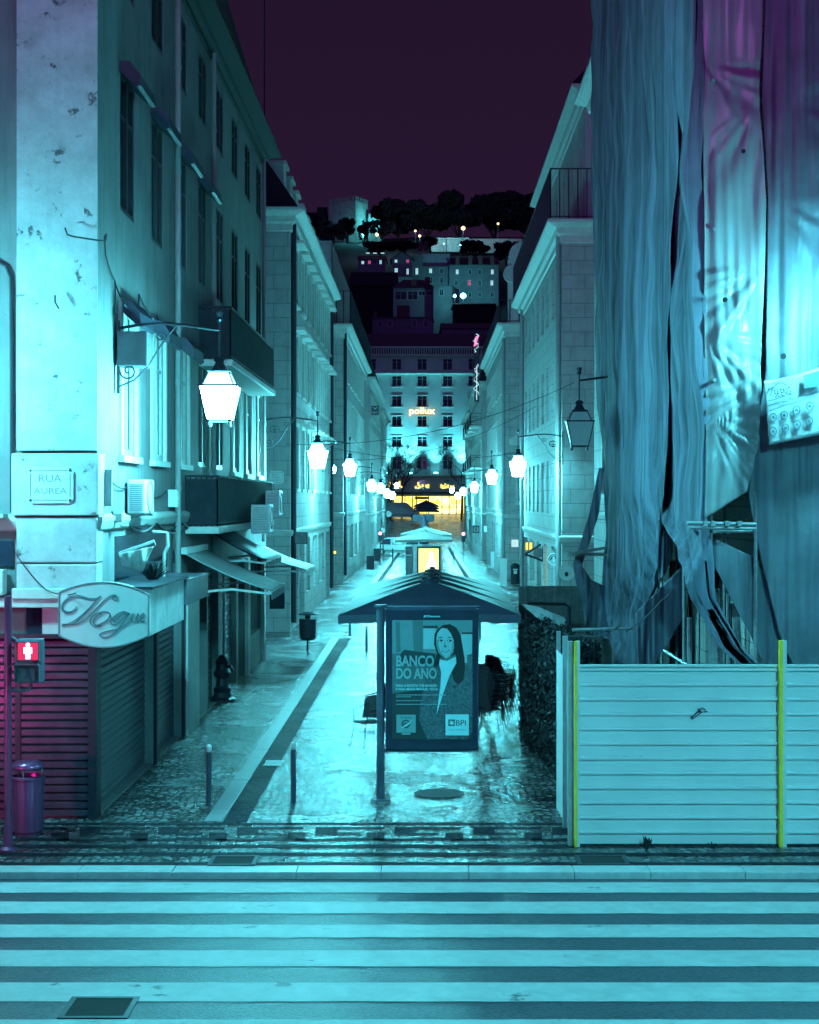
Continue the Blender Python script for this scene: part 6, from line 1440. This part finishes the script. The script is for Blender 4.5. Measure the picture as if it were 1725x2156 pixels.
for x, y0, y1, w, Y, lb in ((730,455,500,34,594,'dark leafy tree in front of the shaded tower face'),(765,462,510,22,592,'sparse tree in front of the bright tower face'),(805,460,500,60,575,'bushy dark tree right of the tower'),(700,470,515,50,585,'dark tree left of the tower foot'),(676,455,500,50,600,'dark tree at the left end of the hilltop'),
    (850,505,530,60,540,'low dark tree under the two close lamps'),(800,508,530,70,540,'low dark tree below the tower'),(1000,505,535,70,535,'dark tree below the retaining wall'),(1070,500,560,60,530,'dark tree at the right of the hill'),(905,495,520,30,545,'small dark tree left of the retaining wall')):
    tree(x, y0, y1, w, Y, lb, 500 if w < 30 else 1300, 'bush', .7)
tag(MB().build('x', M['hill']), 'x', 'x') if False else None
# bare trees in front of the hotel
def bare(x, yb, ytop, Y, label, seed, spread=1.0):
    rg_ = random.Random(seed); X = wx(x,Y); zb2 = gz(Y); Ht = wz(ytop,Y)-zb2; t = empty('bare_tree', (X,Y,zb2), label, 'tree', 'bare street trees before the hotel')
    b = MB(); tr = MB(); tr.tube([(X,Y,zb2),(X+.1,Y,zb2+Ht*.35)], .16, 7, .11)
    def br(p, d, L, r, k):
        q = p+d*L; b.tube([p,(p+q)/2+Vector((rg_.uniform(-.1,.1),0,rg_.uniform(-.05,.1)))*L,q], r, 4, r*.65, cap=False)
        if k == 0: return
        for _ in range(3 if k > 1 else 4):
            dd = (d+Vector((rg_.gauss(0,.55)*spread,rg_.gauss(0,.4),rg_.gauss(.12,.3)))).normalized(); br(q, dd, L*rg_.uniform(.6,.85), max(.018,r*.62), k-1)
    for _ in range(4): br(Vector((X+.1,Y,zb2+Ht*.35)), Vector((rg_.gauss(0,.6),rg_.gauss(0,.3),1)).normalized(), Ht*.22, .09, 4)
    tr.build('trunk', M['bark'], t); b.build('branches', M['bark'], t)
bare(822,1085,915,238,'bare branching tree at the left of the hotel front',3); bare(846,1085,950,241,'smaller bare tree beside the left one',8); bare(972,1085,925,238,'bare branching tree at the right of the hotel front',5)

for X, Y, Z0_, aim, en, lb in ((-7,-9,13,(5.2,24,16.5),11000,'right'),(-4,-9,13,(-7.5,22,15),7500,'left')):  # unseen violet floodlights added to tint the wall and drape tops
    t = empty('added_violet_floodlight', (X,Y,Z0_), f'added violet floodlight on a mast behind the viewer, {lb} one', 'floodlight')
    n_ = (Vector(aim)-Vector((X,Y,Z0_))); b = MB(); b.bar((X,Y,Z0_), tuple(Vector((X,Y,Z0_))-n_.normalized()*.3), .4, .3); b.build('housing', M['iron'], t)
    b = MB(); b.tube([(X,Y-.3,Z0_),(X,Y-.3,-.08)], .08, 8); b.build('mast', M['iron'], t)
    ld = bpy.data.lights.new('violet_beam', 'SPOT'); ld.energy = en; ld.color = (.62,.05,.70); ld.spot_size = math.radians(40); ld.spot_blend = 1; ld.shadow_soft_size = .3
    o = bpy.data.objects.new('violet_beam', ld); C.objects.link(o); o.parent = t; o.location = n_.normalized()*.1; o.rotation_euler = n_.to_track_quat('-Z','Y').to_euler()
